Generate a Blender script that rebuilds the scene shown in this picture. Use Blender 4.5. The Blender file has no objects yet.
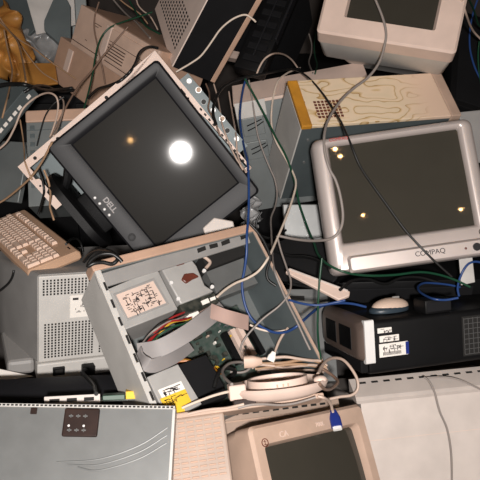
import bpy, bmesh, math, random
from mathutils import Vector, Matrix, Euler
random.seed(7)
SC = bpy.context.scene
COL = SC.collection
PI = math.pi

# ------------------------------------------------------------------ materials
def mat(name, col, rough=.5, metal=0, var=.12, scale=14, col2=None, bump=.0, spec=.5, coat=0):
    m = bpy.data.materials.new(name); m.use_nodes = True
    nt = m.node_tree; b = nt.nodes['Principled BSDF']
    b.inputs['Roughness'].default_value = rough; b.inputs['Metallic'].default_value = metal
    b.inputs['Specular IOR Level'].default_value = spec
    b.inputs['Coat Weight'].default_value = coat; b.inputs['Coat Roughness'].default_value = .045
    tc = nt.nodes.new('ShaderNodeTexCoord'); n = nt.nodes.new('ShaderNodeTexNoise')
    n.inputs['Scale'].default_value = scale; n.inputs['Detail'].default_value = 5
    nt.links.new(tc.outputs['Object'], n.inputs['Vector'])
    r = nt.nodes.new('ShaderNodeValToRGB')
    c2 = col2 or tuple(c * (1 - var) for c in col)
    r.color_ramp.elements[0].position = .35; r.color_ramp.elements[1].position = .65
    r.color_ramp.elements[0].color = (*c2, 1); r.color_ramp.elements[1].color = (*col, 1)
    nt.links.new(n.outputs['Fac'], r.inputs['Fac']); nt.links.new(r.outputs['Color'], b.inputs['Base Color'])
    if bump:
        n2 = nt.nodes.new('ShaderNodeTexNoise'); n2.inputs['Scale'].default_value = 900
        nt.links.new(tc.outputs['Object'], n2.inputs['Vector'])
        bp = nt.nodes.new('ShaderNodeBump'); bp.inputs['Strength'].default_value = bump; bp.inputs['Distance'].default_value = .001
        nt.links.new(n2.outputs['Fac'], bp.inputs['Height']); nt.links.new(bp.outputs['Normal'], b.inputs['Normal'])
    return m
def stain_mat():
    """beige paint with water-stain contour lines"""
    m = bpy.data.materials.new('stained_beige'); m.use_nodes = True
    nt = m.node_tree; b = nt.nodes['Principled BSDF']; b.inputs['Roughness'].default_value = .55
    N = nt.nodes.new; L = nt.links.new
    tc = N('ShaderNodeTexCoord'); mp = N('ShaderNodeMapping'); mp.inputs['Scale'].default_value = (2.0, 4.2, 3)
    n = N('ShaderNodeTexNoise'); n.inputs['Scale'].default_value = 1.0; n.inputs['Detail'].default_value = 3.5; n.inputs['Roughness'].default_value = .55
    L(tc.outputs['Object'], mp.inputs['Vector']); L(mp.outputs['Vector'], n.inputs['Vector'])
    mu = N('ShaderNodeMath'); mu.operation = 'MULTIPLY'; mu.inputs[1].default_value = 26
    fr = N('ShaderNodeMath'); fr.operation = 'FRACT'
    L(n.outputs['Fac'], mu.inputs[0]); L(mu.outputs[0], fr.inputs[0])
    r = N('ShaderNodeValToRGB'); cr = r.color_ramp
    cr.elements[0].position = 0; cr.elements[0].color = (.34, .17, .035, 1)
    cr.elements[1].position = .12; cr.elements[1].color = (.62, .45, .24, 1)
    e = cr.elements.new(.30); e.color = (.76, .60, .43, 1)
    e = cr.elements.new(1); e.color = (.70, .57, .40, 1)
    L(fr.outputs[0], r.inputs['Fac'])
    sx = N('ShaderNodeSeparateXYZ'); L(tc.outputs['Object'], sx.inputs[0])
    mr = N('ShaderNodeMapRange'); mr.inputs['From Min'].default_value = .30; mr.inputs['From Max'].default_value = .40
    L(sx.outputs['X'], mr.inputs['Value'])
    mx = N('ShaderNodeMix'); mx.data_type = 'RGBA'; mx.inputs['B'].default_value = (.72, .53, .40, 1)
    L(mr.outputs['Result'], mx.inputs['Factor']); L(r.outputs['Color'], mx.inputs['A'])
    L(mx.outputs['Result'], b.inputs['Base Color'])
    return m
M = dict(
    midgrey=mat('mid_grey_metal', (.40, .39, .375), .48, .1, var=.12, scale=20),
    brightcream=mat('bright_cream_paint', (.84, .68, .60), .5, var=.08), palebeige=mat('pale_beige_plastic', (.66, .47, .37), .5, var=.14, bump=.15),
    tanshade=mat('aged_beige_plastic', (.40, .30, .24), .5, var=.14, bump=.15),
    silvershade=mat('shaded_silver_plastic', (.17, .125, .105), .35, .35, var=.1),  # silver front with its shade in the colour, as the flash only grazes it
    gridline=mat('grille_grey', (.10, .10, .10), .5),
    beige=mat('beige_plastic', (.52, .37, .285), .5, var=.16, bump=.15),
    beige2=mat('yellowed_plastic', (.52, .335, .24), .5, var=.14, bump=.15),
    cream=mat('cream_plastic', (.70, .54, .46), .5, var=.1, bump=.1),
    white=mat('white_plastic', (.60, .53, .485), .5, var=.12),
    pale=mat('pale_grey_plastic', (.56, .54, .51), .5, var=.1, bump=.1),
    grey=mat('grey_plastic', (.30, .29, .28), .5, var=.12, bump=.1),
    greydark=mat('dark_grey_shell', (.17, .165, .16), .5, var=.14, bump=.1),
    steel=mat('galvanised_steel', (.185, .19, .187), .45, .3, var=.12, scale=22),
    steelblue=mat('blue_grey_steel', (.20, .218, .217), .5, .3, var=.18, scale=9),
    steeldark=mat('dark_steel', (.12, .145, .15), .5, .3, var=.2, scale=9),
    black=mat('black_plastic', (.0045, .0045, .005), .5, var=.3, bump=.2, spec=.25),
    blackmatte=mat('matt_black', (.005, .005, .006), .8, var=.3, spec=.25),
    charcoal=mat('charcoal_plastic', (.012, .012, .014), .5, var=.15, bump=.1, spec=.3),
    lcd=mat('dull_screen_film', (.0085, .0072, .0052), .4, var=.05, spec=.06, coat=.4),
    glass=mat('dark_crt_glass', (.042, .038, .030), .035, var=.05, spec=.55),
    hole=mat('hole_dark', (.012, .011, .010), .8),
    silver=mat('silver_plastic', (.56, .49, .46), .36, .35, var=.05, bump=.1),
    chrome=mat('bright_silver', (.88, .86, .84), .35, .15, var=.05),
    label=mat('white_label', (.85, .80, .74), .6, var=.05),
    yellow=mat('yellow_label', (.80, .50, .03), .6, var=.08),
    ink=mat('black_ink', (.03, .025, .025), .7),
    red=mat('red_print', (.45, .04, .04), .6),
    orange=mat('orange_film', (.62, .28, .03), .45, col2=(.34, .15, .02), scale=9),
    orangebag=mat('amber_plastic_bag', (.52, .24, .055), .45, col2=(.30, .13, .03), scale=6),
    pcb=mat('green_circuit_board', (.022, .048, .038), .45, col2=(.07, .085, .075), scale=60),
    pcbd=mat('dark_circuit_board', (.012, .016, .013), .5, col2=(.05, .05, .04), scale=80),
    ribbon=mat('grey_ribbon', (.29, .27, .265), .5, var=.1),
    ribbonp=mat('pink_grey_ribbon', (.52, .36, .31), .5, var=.1),
    key=mat('key_plastic', (.72, .53, .42), .5, var=.06),
    keyb=mat('keyboard_beige', (.53, .335, .22), .5, var=.1),
    brown=mat('brown_film', (.035, .018, .014), .5, .0, var=.4, spec=.25, scale=20),
    mouseblue=mat('slate_blue_plastic', (.03, .045, .06), .4, var=.1),
    mousetop=mat('mouse_cream', (.66, .50, .40), .4, var=.05),
    clearbag=mat('clear_bag', (.36, .36, .36), .3, var=.5, scale=16),
    paper=mat('paper', (.60, .57, .54), .7, var=.2),
    copper=mat('reddish_plastic', (.15, .04, .025), .35, var=.3),
    stain=stain_mat(),
    wall=mat('dim_wall', (.05, .04, .035), .9, var=.3, scale=2),
    floor=mat('concrete_floor', (.10, .09, .085), .9, var=.3, scale=4),
    c_green=mat('green_cable', (.010, .060, .030), .4, var=.1),
    c_blue=mat('blue_cable', (.022, .060, .20), .4, var=.1),
    c_beige=mat('beige_cable', (.58, .44, .36), .45, var=.1),
    c_white=mat('white_cable', (.72, .60, .50), .45, var=.1),
    c_grey=mat('grey_cable', (.26, .225, .205), .45, var=.1),
    c_tan=mat('tan_cable', (.40, .25, .15), .45, var=.1),
    c_brown=mat('brown_cable', (.20, .125, .09), .45, var=.1),
    c_black=mat('black_cable', (.010, .010, .010), .4, var=.1),
    c_red=mat('red_wire', (.30, .02, .02), .45), c_yel=mat('yellow_wire', (.55, .33, .03), .45), c_or=mat('orange_wire', (.50, .16, .02), .45),
    vga=mat('blue_plug', (.015, .03, .20), .4, var=.1),
)

# ------------------------------------------------------------------ mesh helpers
def tag(o, label, cat, group=None, kind=None):
    if label: o['label'] = label
    if cat: o['category'] = cat
    if group: o['group'] = group
    if kind: o['kind'] = kind
    return o
def thing(name, pose, label, cat, group=None):
    o = bpy.data.objects.new(name, None); COL.objects.link(o); o.empty_display_size = .05
    loc, eul = pose
    o.location = loc; o.rotation_euler = [math.radians(a) for a in eul]
    return tag(o, label, cat, group)
def rr(w, h, r, cx=0, cz=0, n=4):
    """rounded rectangle as (x,z) points"""
    r = max(min(r, w / 2 - 1e-5, h / 2 - 1e-5), 1e-5); P = []
    for sx, sz, a0 in ((1, 1, 0), (-1, 1, 90), (-1, -1, 180), (1, -1, 270)):
        for k in range(n + 1):
            a = math.radians(a0 + 90 * k / n)
            P.append((cx + sx * (w / 2 - r) + r * math.cos(a), cz + sz * (h / 2 - r) + r * math.sin(a)))
    return P
class MB:
    def __init__(s): s.b = bmesh.new()
    def box(s, c, d, rot=None, bev=0, seg=2):
        t = bmesh.new(); bmesh.ops.create_cube(t, size=1)
        bmesh.ops.scale(t, vec=d, verts=t.verts)
        if bev: bmesh.ops.bevel(t, geom=t.edges[:] + t.verts[:], offset=min(bev, min(d) * .45), segments=seg, affect='EDGES', profile=.5)
        m = Matrix.Translation(c)
        if rot: m = m @ Euler([math.radians(a) for a in rot]).to_matrix().to_4x4()
        t.transform(m); s.add(t); return s
    def bb(s, x0, x1, y0, y1, z0, z1, bev=0, seg=2):
        return s.box(((x0 + x1) / 2, (y0 + y1) / 2, (z0 + z1) / 2), (abs(x1 - x0), abs(y1 - y0), abs(z1 - z0)), None, bev, seg)
    def add(s, t):
        me = bpy.data.meshes.new('tmp'); t.to_mesh(me); t.free(); s.b.from_mesh(me); bpy.data.meshes.remove(me)
    def loft(s, rings, cap0=True, cap1=True):
        V = [[s.b.verts.new(p) for p in r] for r in rings]; n = len(rings[0])
        for a, b in zip(V, V[1:]):
            for i in range(n):
                j = (i + 1) % n
                s.b.faces.new((a[i], a[j], b[j], b[i]))
        if cap0: s.b.faces.new(V[0][::-1])
        if cap1: s.b.faces.new(V[-1])
        return s
    def prism(s, pts, y0, y1):
        """polygon of (x,z) points between two local y planes"""
        return s.loft([[(x, y0, z) for x, z in pts], [(x, y1, z) for x, z in pts]])
    def prismz(s, pts, z0, z1):
        return s.loft([[(x, y, z0) for x, y in pts], [(x, y, z1) for x, y in pts]])
    def tube(s, pts, r, n=8, smooth=True, taper=None):
        P = catmull(pts, 6) if smooth and len(pts) > 2 else [Vector(p) for p in pts]
        rings = []; up = None
        for i, p in enumerate(P):
            d = (P[min(i + 1, len(P) - 1)] - P[max(i - 1, 0)])
            d = d.normalized() if d.length > 1e-9 else Vector((0, 0, 1))
            if up is None: up = Vector((.3, .2, .9)) if abs(d.z) < .8 else Vector((1, 0, 0))
            u = d.cross(up)
            if u.length < 1e-4: u = d.orthogonal()
            u.normalize(); v = u.cross(d).normalized(); up = v
            rings.append([p + r * (math.cos(2 * PI * k / n) * u + math.sin(2 * PI * k / n) * v) for k in range(n)])
        return s.loft(rings)
    def cyl(s, a, b, r, n=20, r2=None):
        a = Vector(a); b = Vector(b); d = (b - a).normalized(); u = d.orthogonal().normalized(); v = d.cross(u)
        q = r if r2 is None else r2
        return s.loft([[a + r * (math.cos(2 * PI * k / n) * u + math.sin(2 * PI * k / n) * v) for k in range(n)],
                       [b + q * (math.cos(2 * PI * k / n) * u + math.sin(2 * PI * k / n) * v) for k in range(n)]])
    def strip(s, path, w, t=.0016, ax=(0, 1, 0)):
        """flat ribbon following path, its width along each point's ax"""
        P = catmull(path, 6); rings = []
        for i, p in enumerate(P):
            d = (P[min(i + 1, len(P) - 1)] - P[max(i - 1, 0)]).normalized()
            a = Vector(ax); a = (a - d * a.dot(d)).normalized(); nn = d.cross(a)
            rings.append([p + a * w / 2 + nn * t, p - a * w / 2 + nn * t, p - a * w / 2 - nn * t, p + a * w / 2 - nn * t])
        return s.loft(rings)
    def ell(s, c, d, nu=20, nv=12, fn=None, zmin=-1):
        rings = []
        for j in range(nv + 1):
            a = -PI / 2 + PI * j / nv; zz = max(math.sin(a), zmin); rr_ = max(math.cos(a), 1e-3)
            ring = []
            for i in range(nu):
                b = 2 * PI * i / nu
                p = Vector((c[0] + d[0] * rr_ * math.cos(b), c[1] + d[1] * rr_ * math.sin(b), c[2] + d[2] * zz))
                ring.append(fn(p) if fn else p)
            rings.append(ring)
        return s.loft(rings)
    def build(s, name, m, parent=None, smooth=False, bev=0, label=None, ang=40):
        bmesh.ops.recalc_face_normals(s.b, faces=s.b.faces)
        me = bpy.data.meshes.new(name); s.b.to_mesh(me); s.b.free()
        o = bpy.data.objects.new(name, me); COL.objects.link(o); me.materials.append(M[m] if isinstance(m, str) else m)
        if parent: o.parent = parent
        if bev:
            md = o.modifiers.new('edge', 'BEVEL'); md.width = bev; md.segments = 2; md.limit_method = 'ANGLE'; md.angle_limit = math.radians(35)
        if smooth or bev:
            for p in me.polygons: p.use_smooth = True
            me.set_sharp_from_angle(angle=math.radians(ang))
        if label: o['label'] = label
        return o
def catmull(pts, k):
    P = [Vector(p) for p in pts]; Q = [P[0] * 2 - P[1]] + P + [P[-1] * 2 - P[-2]]; out = []
    for i in range(1, len(Q) - 2):
        a, b, c, d = Q[i - 1:i + 3]
        for j in range(k):
            t = j / k
            out.append(.5 * ((2 * b) + (c - a) * t + (2 * a - 5 * b + 4 * c - d) * t * t + (3 * b - a - 3 * c + d) * t ** 3))
    out.append(P[-1]); return out
def holes(mb, x0, x1, nx, z0, z1, nz, sx, sz, y, dy=.0012):
    for i in range(nx):
        for j in range(nz):
            x = x0 + (x1 - x0) * i / max(nx - 1, 1); z = z0 + (z1 - z0) * j / max(nz - 1, 1)
            mb.bb(x - sx / 2, x + sx / 2, y - dy, y + dy, z - sz / 2, z + sz / 2)
    return mb
def text(name, body, size, m, parent, loc, rot=(90, 0, 0), depth=.0006, bold=0):
    cu = bpy.data.curves.new('t', 'FONT'); cu.body = body; cu.size = size; cu.extrude = depth; cu.offset = bold
    cu.align_x = 'CENTER'; cu.align_y = 'CENTER'
    t = bpy.data.objects.new('t', cu); COL.objects.link(t)
    bpy.context.view_layer.update()
    me = bpy.data.meshes.new_from_object(t.evaluated_get(bpy.context.evaluated_depsgraph_get()))
    bpy.data.objects.remove(t)
    o = bpy.data.objects.new(name, me); COL.objects.link(o); me.materials.clear(); me.materials.append(M[m])
    o.parent = parent; o.location = loc; o.rotation_euler = [math.radians(a) for a in rot]
    return o
def scribble(mb, pts4, y, n, dy=.0008, seed=1, lw=.0012):
    """short ink marks laid in rows over a label, given its corners (x,z): tl,tr,br,bl"""
    rnd = random.Random(seed); tl, tr, br, bl = [Vector((p[0], 0, p[1])) for p in pts4]
    for k in range(n):
        u, v = rnd.uniform(.08, .86), rnd.uniform(.1, .9)
        a = (tl * (1 - u) + tr * u) * (1 - v) + (bl * (1 - u) + br * u) * v
        d = ((tr - tl) if rnd.random() < .6 else (bl - tl)).normalized() * rnd.uniform(.004, .012)
        q = Vector((-d.z, 0, d.x)).normalized() * lw / 2
        mb.prism([((a + q).x, (a + q).z), ((a + d + q).x, (a + d + q).z), ((a + d - q).x, (a + d - q).z), ((a - q).x, (a - q).z)], y - dy, y + dy)
    return mb
def shell(mb, x0, x1, y0, y1, z0, z1, t, faces):
    """sheet-metal walls of a box: faces out of 'l r t b f k' (k = back)"""
    if 'l' in faces: mb.bb(x0, x0 + t, y0, y1, z0, z1)
    if 'r' in faces: mb.bb(x1 - t, x1, y0, y1, z0, z1)
    if 't' in faces: mb.bb(x0, x1, y0, y1, z1 - t, z1)
    if 'b' in faces: mb.bb(x0, x1, y0, y1, z0, z0 + t)
    if 'f' in faces: mb.bb(x0, x1, y0, y0 + t, z0, z1)
    if 'k' in faces: mb.bb(x0, x1, y1 - t, y1, z0, z1)
    return mb

def crt(root, W, H, sw, sh, sz, D, rw, rh, mbez, mshell, r=.02, sr=.012, bulge=.012, rz=0, lip=.045, wall=.012):
    """monitor: local front plane y=0, x right, z up; screen sw x sh centred at height sz"""
    b = MB()
    R = lambda w, h, rad, y, cz=0: [(x, y, z) for x, z in rr(w, h, rad, 0, cz, 6)]
    b.loft([R(W, H, r, lip), R(W, H, r, .010), R(W - .006, H - .006, r, .003), R(W - .016, H - .016, r, 0),
            R(sw + .016, sh + .016, sr + .006, 0, sz), R(sw + .008, sh + .008, sr + .003, .004, sz), R(sw, sh, sr, wall, sz), R(sw + .01, sh + .01, sr, lip - .004, sz)], False, False)
    b.build('bezel', mbez, root, True, ang=50)
    s = MB(); n = 14; V = []
    for j in range(n + 1):
        for i in range(n + 1):
            u, v = i / n * 2 - 1, j / n * 2 - 1
            V.append(s.b.verts.new((u * (sw / 2 + .004), wall - .002 + bulge * (.55 * u * u + .45 * v * v), sz + v * (sh / 2 + .004))))
    for j in range(n):
        for i in range(n):
            k = j * (n + 1) + i; s.b.faces.new((V[k], V[k + 1], V[k + n + 2], V[k + n + 1]))
    s.build('screen', 'glass', root, True)
    h = MB()
    h.loft([R(W - .006, H - .006, r, lip - .002), R(W - .012, H - .014, r, lip + .05), R(W * .90, H * .90, r * 1.5, lip + .10, rz * .3),
            R(rw * 1.06, rh * 1.06, .03, D * .72, rz * .8), R(rw, rh, .03, D - .02, rz), R(rw - .03, rh - .03, .02, D, rz)], True, True)
    h.build('rear_shell', mshell, root, True, ang=45)

# ------------------------------------------------------------------ the room
f = MB().bb(-4, 4, -3, 4.2, -.1, 0).build('floor', 'floor'); tag(f, 'dark concrete floor under the heap', 'floor', kind='structure')
w = MB().bb(-4, 4, 3.6, 3.75, 0, 2.8).build('wall_back', 'wall'); tag(w, 'dark wall behind the heap', 'wall', kind='structure')

# ------------------------------------------------------------------ dark flat-panel monitor
t = thing('flat_panel_monitor', ((-0.2318, 1.5989, 0.7574), (-27.21, 50.10, -16.24)), 'charcoal flat panel monitor tilted on its corner with bright flash spot on screen', 'monitor')
W, H = .430, .362
R = lambda w, h, rad, y, cz=0: [(x, y, z) for x, z in rr(w, h, rad, 0 if w < .36 else .010, cz + (.008 if h > .3 and not cz else 0), 5)]
MB().loft([R(W, H, .012, .045), R(W, H, .012, .008), R(W - .012, H - .012, .010, 0), R(.384, .312, .004, 0, .020),
           R(.346, .278, .002, .005, .02), R(.338, .270, .001, .010, .02), R(.338, .27, .001, .03, .02)], False, False).build('bezel', 'charcoal', t, True, ang=25)
MB().bb(-.172, .172, .010, .014, -.118, .158).build('screen', 'lcd', t)
MB().loft([R(W - .004, H - .004, .012, .044), R(W - .03, H - .03, .02, .060), R(.26, .2, .02, .070)]).build('back_cover', 'charcoal', t, True)
text('logo', 'DELL', .020, 'ribbon', t, (.008, -.0012, -.140), bold=.0006)
for k in range(4):
    x = -.030 + .019 * k
    MB().ell((x, -.001, -.158), (.0040, .003, .0040), 14, 8).build('button', 'chrome', t, True, label='small silver menu button')
pb = MB().cyl((.108, .002, -.150), (.108, -.003, -.150), .0105, 24).build('power_button', 'black', t, True)
MB().cyl((.108, -.0029, -.150), (.108, -.0036, -.150), .0055, 18).build('light_ring', 'charcoal', pb, True)
MB().bb(-.06, .06, .05, .085, -.21, -.06, .008).build('stand_neck', 'black', t, True)
fo = MB()
prof = [(x, y + .07) for x, y in rr(.24, .17, .07, -.03, 0, 7)]
fo.loft([[(x, y, -.232) for x, y in prof], [(x, y, -.212) for x, y in prof], [(-.03 + (x + .03) * .84, .07 + (y - .07) * .84, -.204) for x, y in prof]])
fo.build('stand_foot', 'black', t, True)
MB().tube([(-.13, .03, -.168), (-.11, .03, -.19), (-.10, .04, -.21)], .012).build('stand_arm', 'black', t, True)

# ------------------------------------------------------------------ case cover behind it
t = thing('steel_case_cover', ((-0.2663, 1.6829, 0.7146), (-27.54, 48.51, -15.48)), 'open steel case cover with a cream notched rim, lying behind the charcoal flat panel', 'case cover')
W, H = .452, .47; w2, h2 = W / 2, .240; xr = w2 - .045
MB().prism([(-w2, -h2), (-w2 + .15, -h2), (-w2 + .17, -h2 + .13), (xr, -h2 + .13), (xr, h2), (-w2, h2)], .105, .109).build('back_sheet', 'steeldark', t)
s = MB(); s.bb(-w2, -w2 + .004, 0, .107, -h2, h2); s.bb(xr - .004, xr, 0, .107, -h2 + .13, h2); s.bb(-w2, xr, 0, .107, h2 - .004, h2); s.bb(-w2, -w2 + .15, 0, .107, -h2, -h2 + .004)
s.build('side_wall', 'steelblue', t)
s = MB()
s.prism([(-w2, h2), (xr, h2), (xr, h2 - .006), (w2 - .22, h2 - .010), (w2 - .33, h2 - .026), (-w2 + .022, h2 - .026), (-w2 + .022, h2 - .20),
         (-w2 + .030, h2 - .21), (-w2 + .030, -h2 + .33), (-w2 + .022, -h2 + .32), (-w2 + .022, -h2), (-w2, -h2)], -.003, .003)
s.build('left_rim', 'cream', t)
r_ = MB(); r_.prism([(-w2, -h2), (-w2 + .15, -h2), (-w2 + .15, -h2 + .026), (-w2 + .118, -h2 + .022), (-w2 + .112, -h2 + .012), (-w2 + .10, -h2 + .012), (-w2 + .095, -h2 + .022), (-w2 + .06, -h2 + .022), (-w2 + .055, -h2 + .013), (-w2 + .045, -h2 + .013), (-w2 + .04, -h2 + .022), (-w2, -h2 + .022)], -.004, .002); r_.build('lower_rim', 'cream', t)
r_ = MB(); r_.bb(xr - .012, xr, -.003, .003, -h2 + .13, h2); r_.build('right_rim', 'cream', t)
for z in (-h2 + .05, -h2 + .13, -h2 + .30): MB().cyl((-w2 + .012, -.004, z), (-w2 + .012, -.0034, z), .005, 14).build('rim_hole', 'hole', t)
MB().cyl((-w2 + .076, -.0052, -h2 + .011), (-w2 + .076, -.0038, -h2 + .011), .003, 12).build('rim_hole', 'hole', t)
MB().cyl((w2 - .30, -.004, h2 - .014), (w2 - .30, -.0034, h2 - .014), .004, 12).build('rim_hole', 'hole', t)
hh = MB(); hh.bb(-w2 + .12, -w2 + .14, -.0042, -.0032, h2 - .018, h2 - .010)
hh.build('rim_slot', 'hole', t); hh = MB()
for k in range(11): hh.bb(w2 - .26 + .018 * k, w2 - .252 + .018 * k, -.0042, -.0032, h2 - .008, h2 - .003)
hh.build('rim_perforation', 'hole', t)

# ------------------------------------------------------------------ silver CRT
t = thing('silver_crt_monitor', ((0.3973, 1.5057, 0.7475), (-32.49, -7.81, 2.23)), 'silver CRT monitor with large dark screen and a logo bar under it', 'monitor')
W, H = .405, .345
b = MB()
R = lambda w, h, rad, y, cx=0, cz=0: [(x, y, z) for x, z in rr(w, h, rad, cx, cz, 6)]
b.loft([R(W, H, .02, .060, 0, -.025), R(W, H, .02, .022, 0, -.025), R(W - .010, H - .008, .02, .008, 0, -.025), R(W - .03, H - .02, .016, 0, 0, -.025),
        R(.343, .264, .008, -.002, 0, 0), R(.334, .254, .006, .001, 0, 0), R(.324, .244, .004, .012, 0, 0), R(.33, .25, .004, .05, 0, 0)], False, False)
b.build('bezel', 'silver', t, True, ang=40)
s = MB(); n = 12; V = []
for j in range(n + 1):
    for i in range(n + 1):
        u, v = i / n * 2 - 1, j / n * 2 - 1
        V.append(s.b.verts.new((u * .166, .009 + .006 * (.5 * u * u + .5 * v * v), v * .126)))
for j in range(n):
    for i in range(n):
        k = j * (n + 1) + i; s.b.faces.new((V[k], V[k + 1], V[k + n + 2], V[k + n + 1]))
s.build('screen', 'glass', t, True)
h = MB(); h.loft([R(W - .004, H - .004, .02, .058, 0, -.025), R(W - .03, H - .03, .03, .12, 0, -.025), R(.28, .24, .03, .23, 0, -.01), R(.22, .17, .03, .30, 0, 0)])
h.build('rear_shell', 'greydark', t, True)
bar = MB().loft([R(.365, .040, .006, .004, .022, -.178), R(.365, .040, .006, -.014, .022, -.178), R(.355, .030, .006, -.020, .022, -.178)]).build('logo_bar', 'silver', t, True)
text('logo', 'COMPAQ', .017, 'charcoal', bar, (.035, -.0205, -.176))
pbt = MB().cyl((.146, -.019, -.178), (.146, -.025, -.178), .0095, 24).build('power_button', 'charcoal', t, True)
MB().ell((.120, -.020, -.178), (.003, .002, .003), 12, 8).build('power_light', 'copper', bar, True)
ring = MB()
for a, r1 in ((0, .0085),):
    for k in range(20):
        q0, q1 = 2 * PI * k / 20, 2 * PI * (k + 1) / 20
        ring.prism([(.172 + r1 * math.cos(q0), -.142 + r1 * math.sin(q0)), (.172 + r1 * math.cos(q1), -.142 + r1 * math.sin(q1)),
                    (.172 + (r1 - .002) * math.cos(q1), -.142 + (r1 - .002) * math.sin(q1)), (.172 + (r1 - .002) * math.cos(q0), -.142 + (r1 - .002) * math.sin(q0))], -.0035, .0005)
ring.bb(.171, .173, -.0035, 0, -.146, -.138)
ring.build('round_badge', 'ink', t)
text('red_logo', 'COMPAQ', .011, 'red', t, (-.135, -.002, .1365))
text('model_mark', '7500', .007, 'grey', t, (.125, -.002, .137))

# ------------------------------------------------------------------ upside-down beige CRT at the bottom
t = thing('beige_crt_monitor', ((0.0179, 1.0123, 0.4185), (-41.92, 14.95, 34.27)), 'beige CRT monitor at the bottom edge with a round badge on its bezel', 'monitor')
UW, UH = .325, .32
b = MB()
R = lambda w, h, rad, y, cx=0, cz=0: [(x, y, z) for x, z in rr(w, h, rad, cx, cz, 6)]
cx, cz = UW / 2, -UH / 2
b.loft([R(UW, UH, .012, .055, cx, cz), R(UW, UH, .012, .008, cx, cz), R(UW - .012, UH - .012, .01, 0, cx, cz), R(.272, .218, .012, 0, cx, cz + .012),
        R(.262, .206, .010, .014, cx, cz + .012), R(.265, .21, .01, .05, cx, cz + .012)], False, False)
b.build('bezel', 'beige', t, True, ang=30)
s = MB(); n = 12; V = []
for j in range(n + 1):
    for i in range(n + 1):
        u, v = i / n * 2 - 1, j / n * 2 - 1
        V.append(s.b.verts.new((cx + u * .134, .012 + .010 * (.5 * u * u + .5 * v * v), cz + .012 + v * .106)))
for j in range(n):
    for i in range(n):
        k = j * (n + 1) + i; s.b.faces.new((V[k], V[k + 1], V[k + n + 2], V[k + n + 1]))
s.build('screen', 'glass', t, True)
h = MB(); h.loft([R(UW - .004, UH - .004, .012, .052, cx, cz), R(UW - .004, UH - .004, .03, .17, cx, cz), R(UW * .92, UH * .88, .06, .215, cx, cz - .006), R(.22, .20, .04, .27, cx, cz - .01), R(.19, .17, .03, .30, cx, cz - .01)])
h.build('rear_shell', 'beige', t, True, ang=50)
rg = MB()
for rad in (.0085,):
    for k in range(20):
        q0, q1 = 2 * PI * k / 20, 2 * PI * (k + 1) / 20; bx, bz = .030, -.036
        rg.prism([(bx + rad * math.cos(q0), bz + rad * math.sin(q0)), (bx + rad * math.cos(q1), bz + rad * math.sin(q1)),
                  (bx + (rad - .0016) * math.cos(q1), bz + (rad - .0016) * math.sin(q1)), (bx + (rad - .0016) * math.cos(q0), bz + (rad - .0016) * math.sin(q0))], -.0012, .0005)
rg.bb(.0295, .0305, -.0012, 0, -.041, -.031); rg.bb(.027, .033, -.0012, 0, -.040, -.039); rg.bb(.027, .033, -.0012, 0, -.034, -.033)
rg.build('round_badge', 'copper', t)
text('raised_mark', 'CA', .017, 'cream', t, (.082, -.0006, -.028)); text('raised_mark', '700L', .013, 'cream', t, (.185, -.0006, -.025))

# ------------------------------------------------------------------ CRT at the top right
t = thing('cream_crt_monitor', ((0.4122, 1.8833, 1.0821), (-34.91, 6.64, -14.81)), 'cream CRT monitor lying tilted back at the top right above the stained case', 'monitor')
W = .385
b = MB(); R = lambda w, h, rad, y, cx=0, cz=0: [(x, y, z) for x, z in rr(w, h, rad, cx, cz, 6)]
cz = .117; H = .345
b.loft([R(W, H, .012, .06, 0, cz), R(W, H, .012, .006, 0, cz), R(W - .012, H - .012, .01, 0, 0, cz), R(.252, .208, .006, 0, 0, .104),
        R(.240, .196, .005, .014, 0, .104), R(.25, .20, .005, .05, 0, .104)], False, False)
b.build('bezel', 'cream', t, True, ang=30)
MB().bb(-.124, .124, .014, .018, .002, .206).build('screen', 'glass', t)
h = MB(); h.loft([R(W - .004, H - .004, .012, .058, 0, cz), R(W - .02, H - .012, .02, .16, 0, cz), R(.28, .26, .03, .24, 0, cz), R(.24, .22, .03, .32, 0, cz)])
h.build('rear_shell', 'pale', t, True)

# ------------------------------------------------------------------ stained tower
t = thing('stained_tower_case', ((0.1672, 1.7179, 0.8369), (33.60, -0.45, 13.31)), 'tower case with brown water-stain rings over its cream top and an orange end edge', 'computer case')
X, Y, Z = .477, .170, .34
MB().bb(.030, X - .032, 0, Y, -.012, 0, .002).build('top_panel', 'stain', t)
MB().bb(0, .030, -.001, Y + .001, -.014, .001, .003).build('end_trim', 'orange', t, label='orange stained end trim')
MB().bb(X - .031, X, -.001, Y, -.03, .001, .003).build('front_trim', 'beige', t)
MB().bb(.004, X - .004, .002, Y - .002, -Z, -.012).build('body_sheet', 'steeldark', t)
s = MB().bb(0, .004, .004, Y - .004, -Z, -.014); 
s.build('end_plate', 'pale', t)
v = MB()
for i in range(7):
    for j in range(6):
        x, y = .058 + .011 * i, .028 + .011 * j
        v.bb(x - .0038, x + .0038, y - .0038, y + .0038, -.001, .0008)
v.build('vent_holes', 'copper', t)
v = MB()
for q in ((.02, -.06), (.06, -.09), (.03, -.16), (.07, -.20)): v.cyl((q[0] + .01, .0022, q[1]), (q[0] + .01, -.0015, q[1]), .004, 12)
v.build('screw_heads', 'steel', t)

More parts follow.
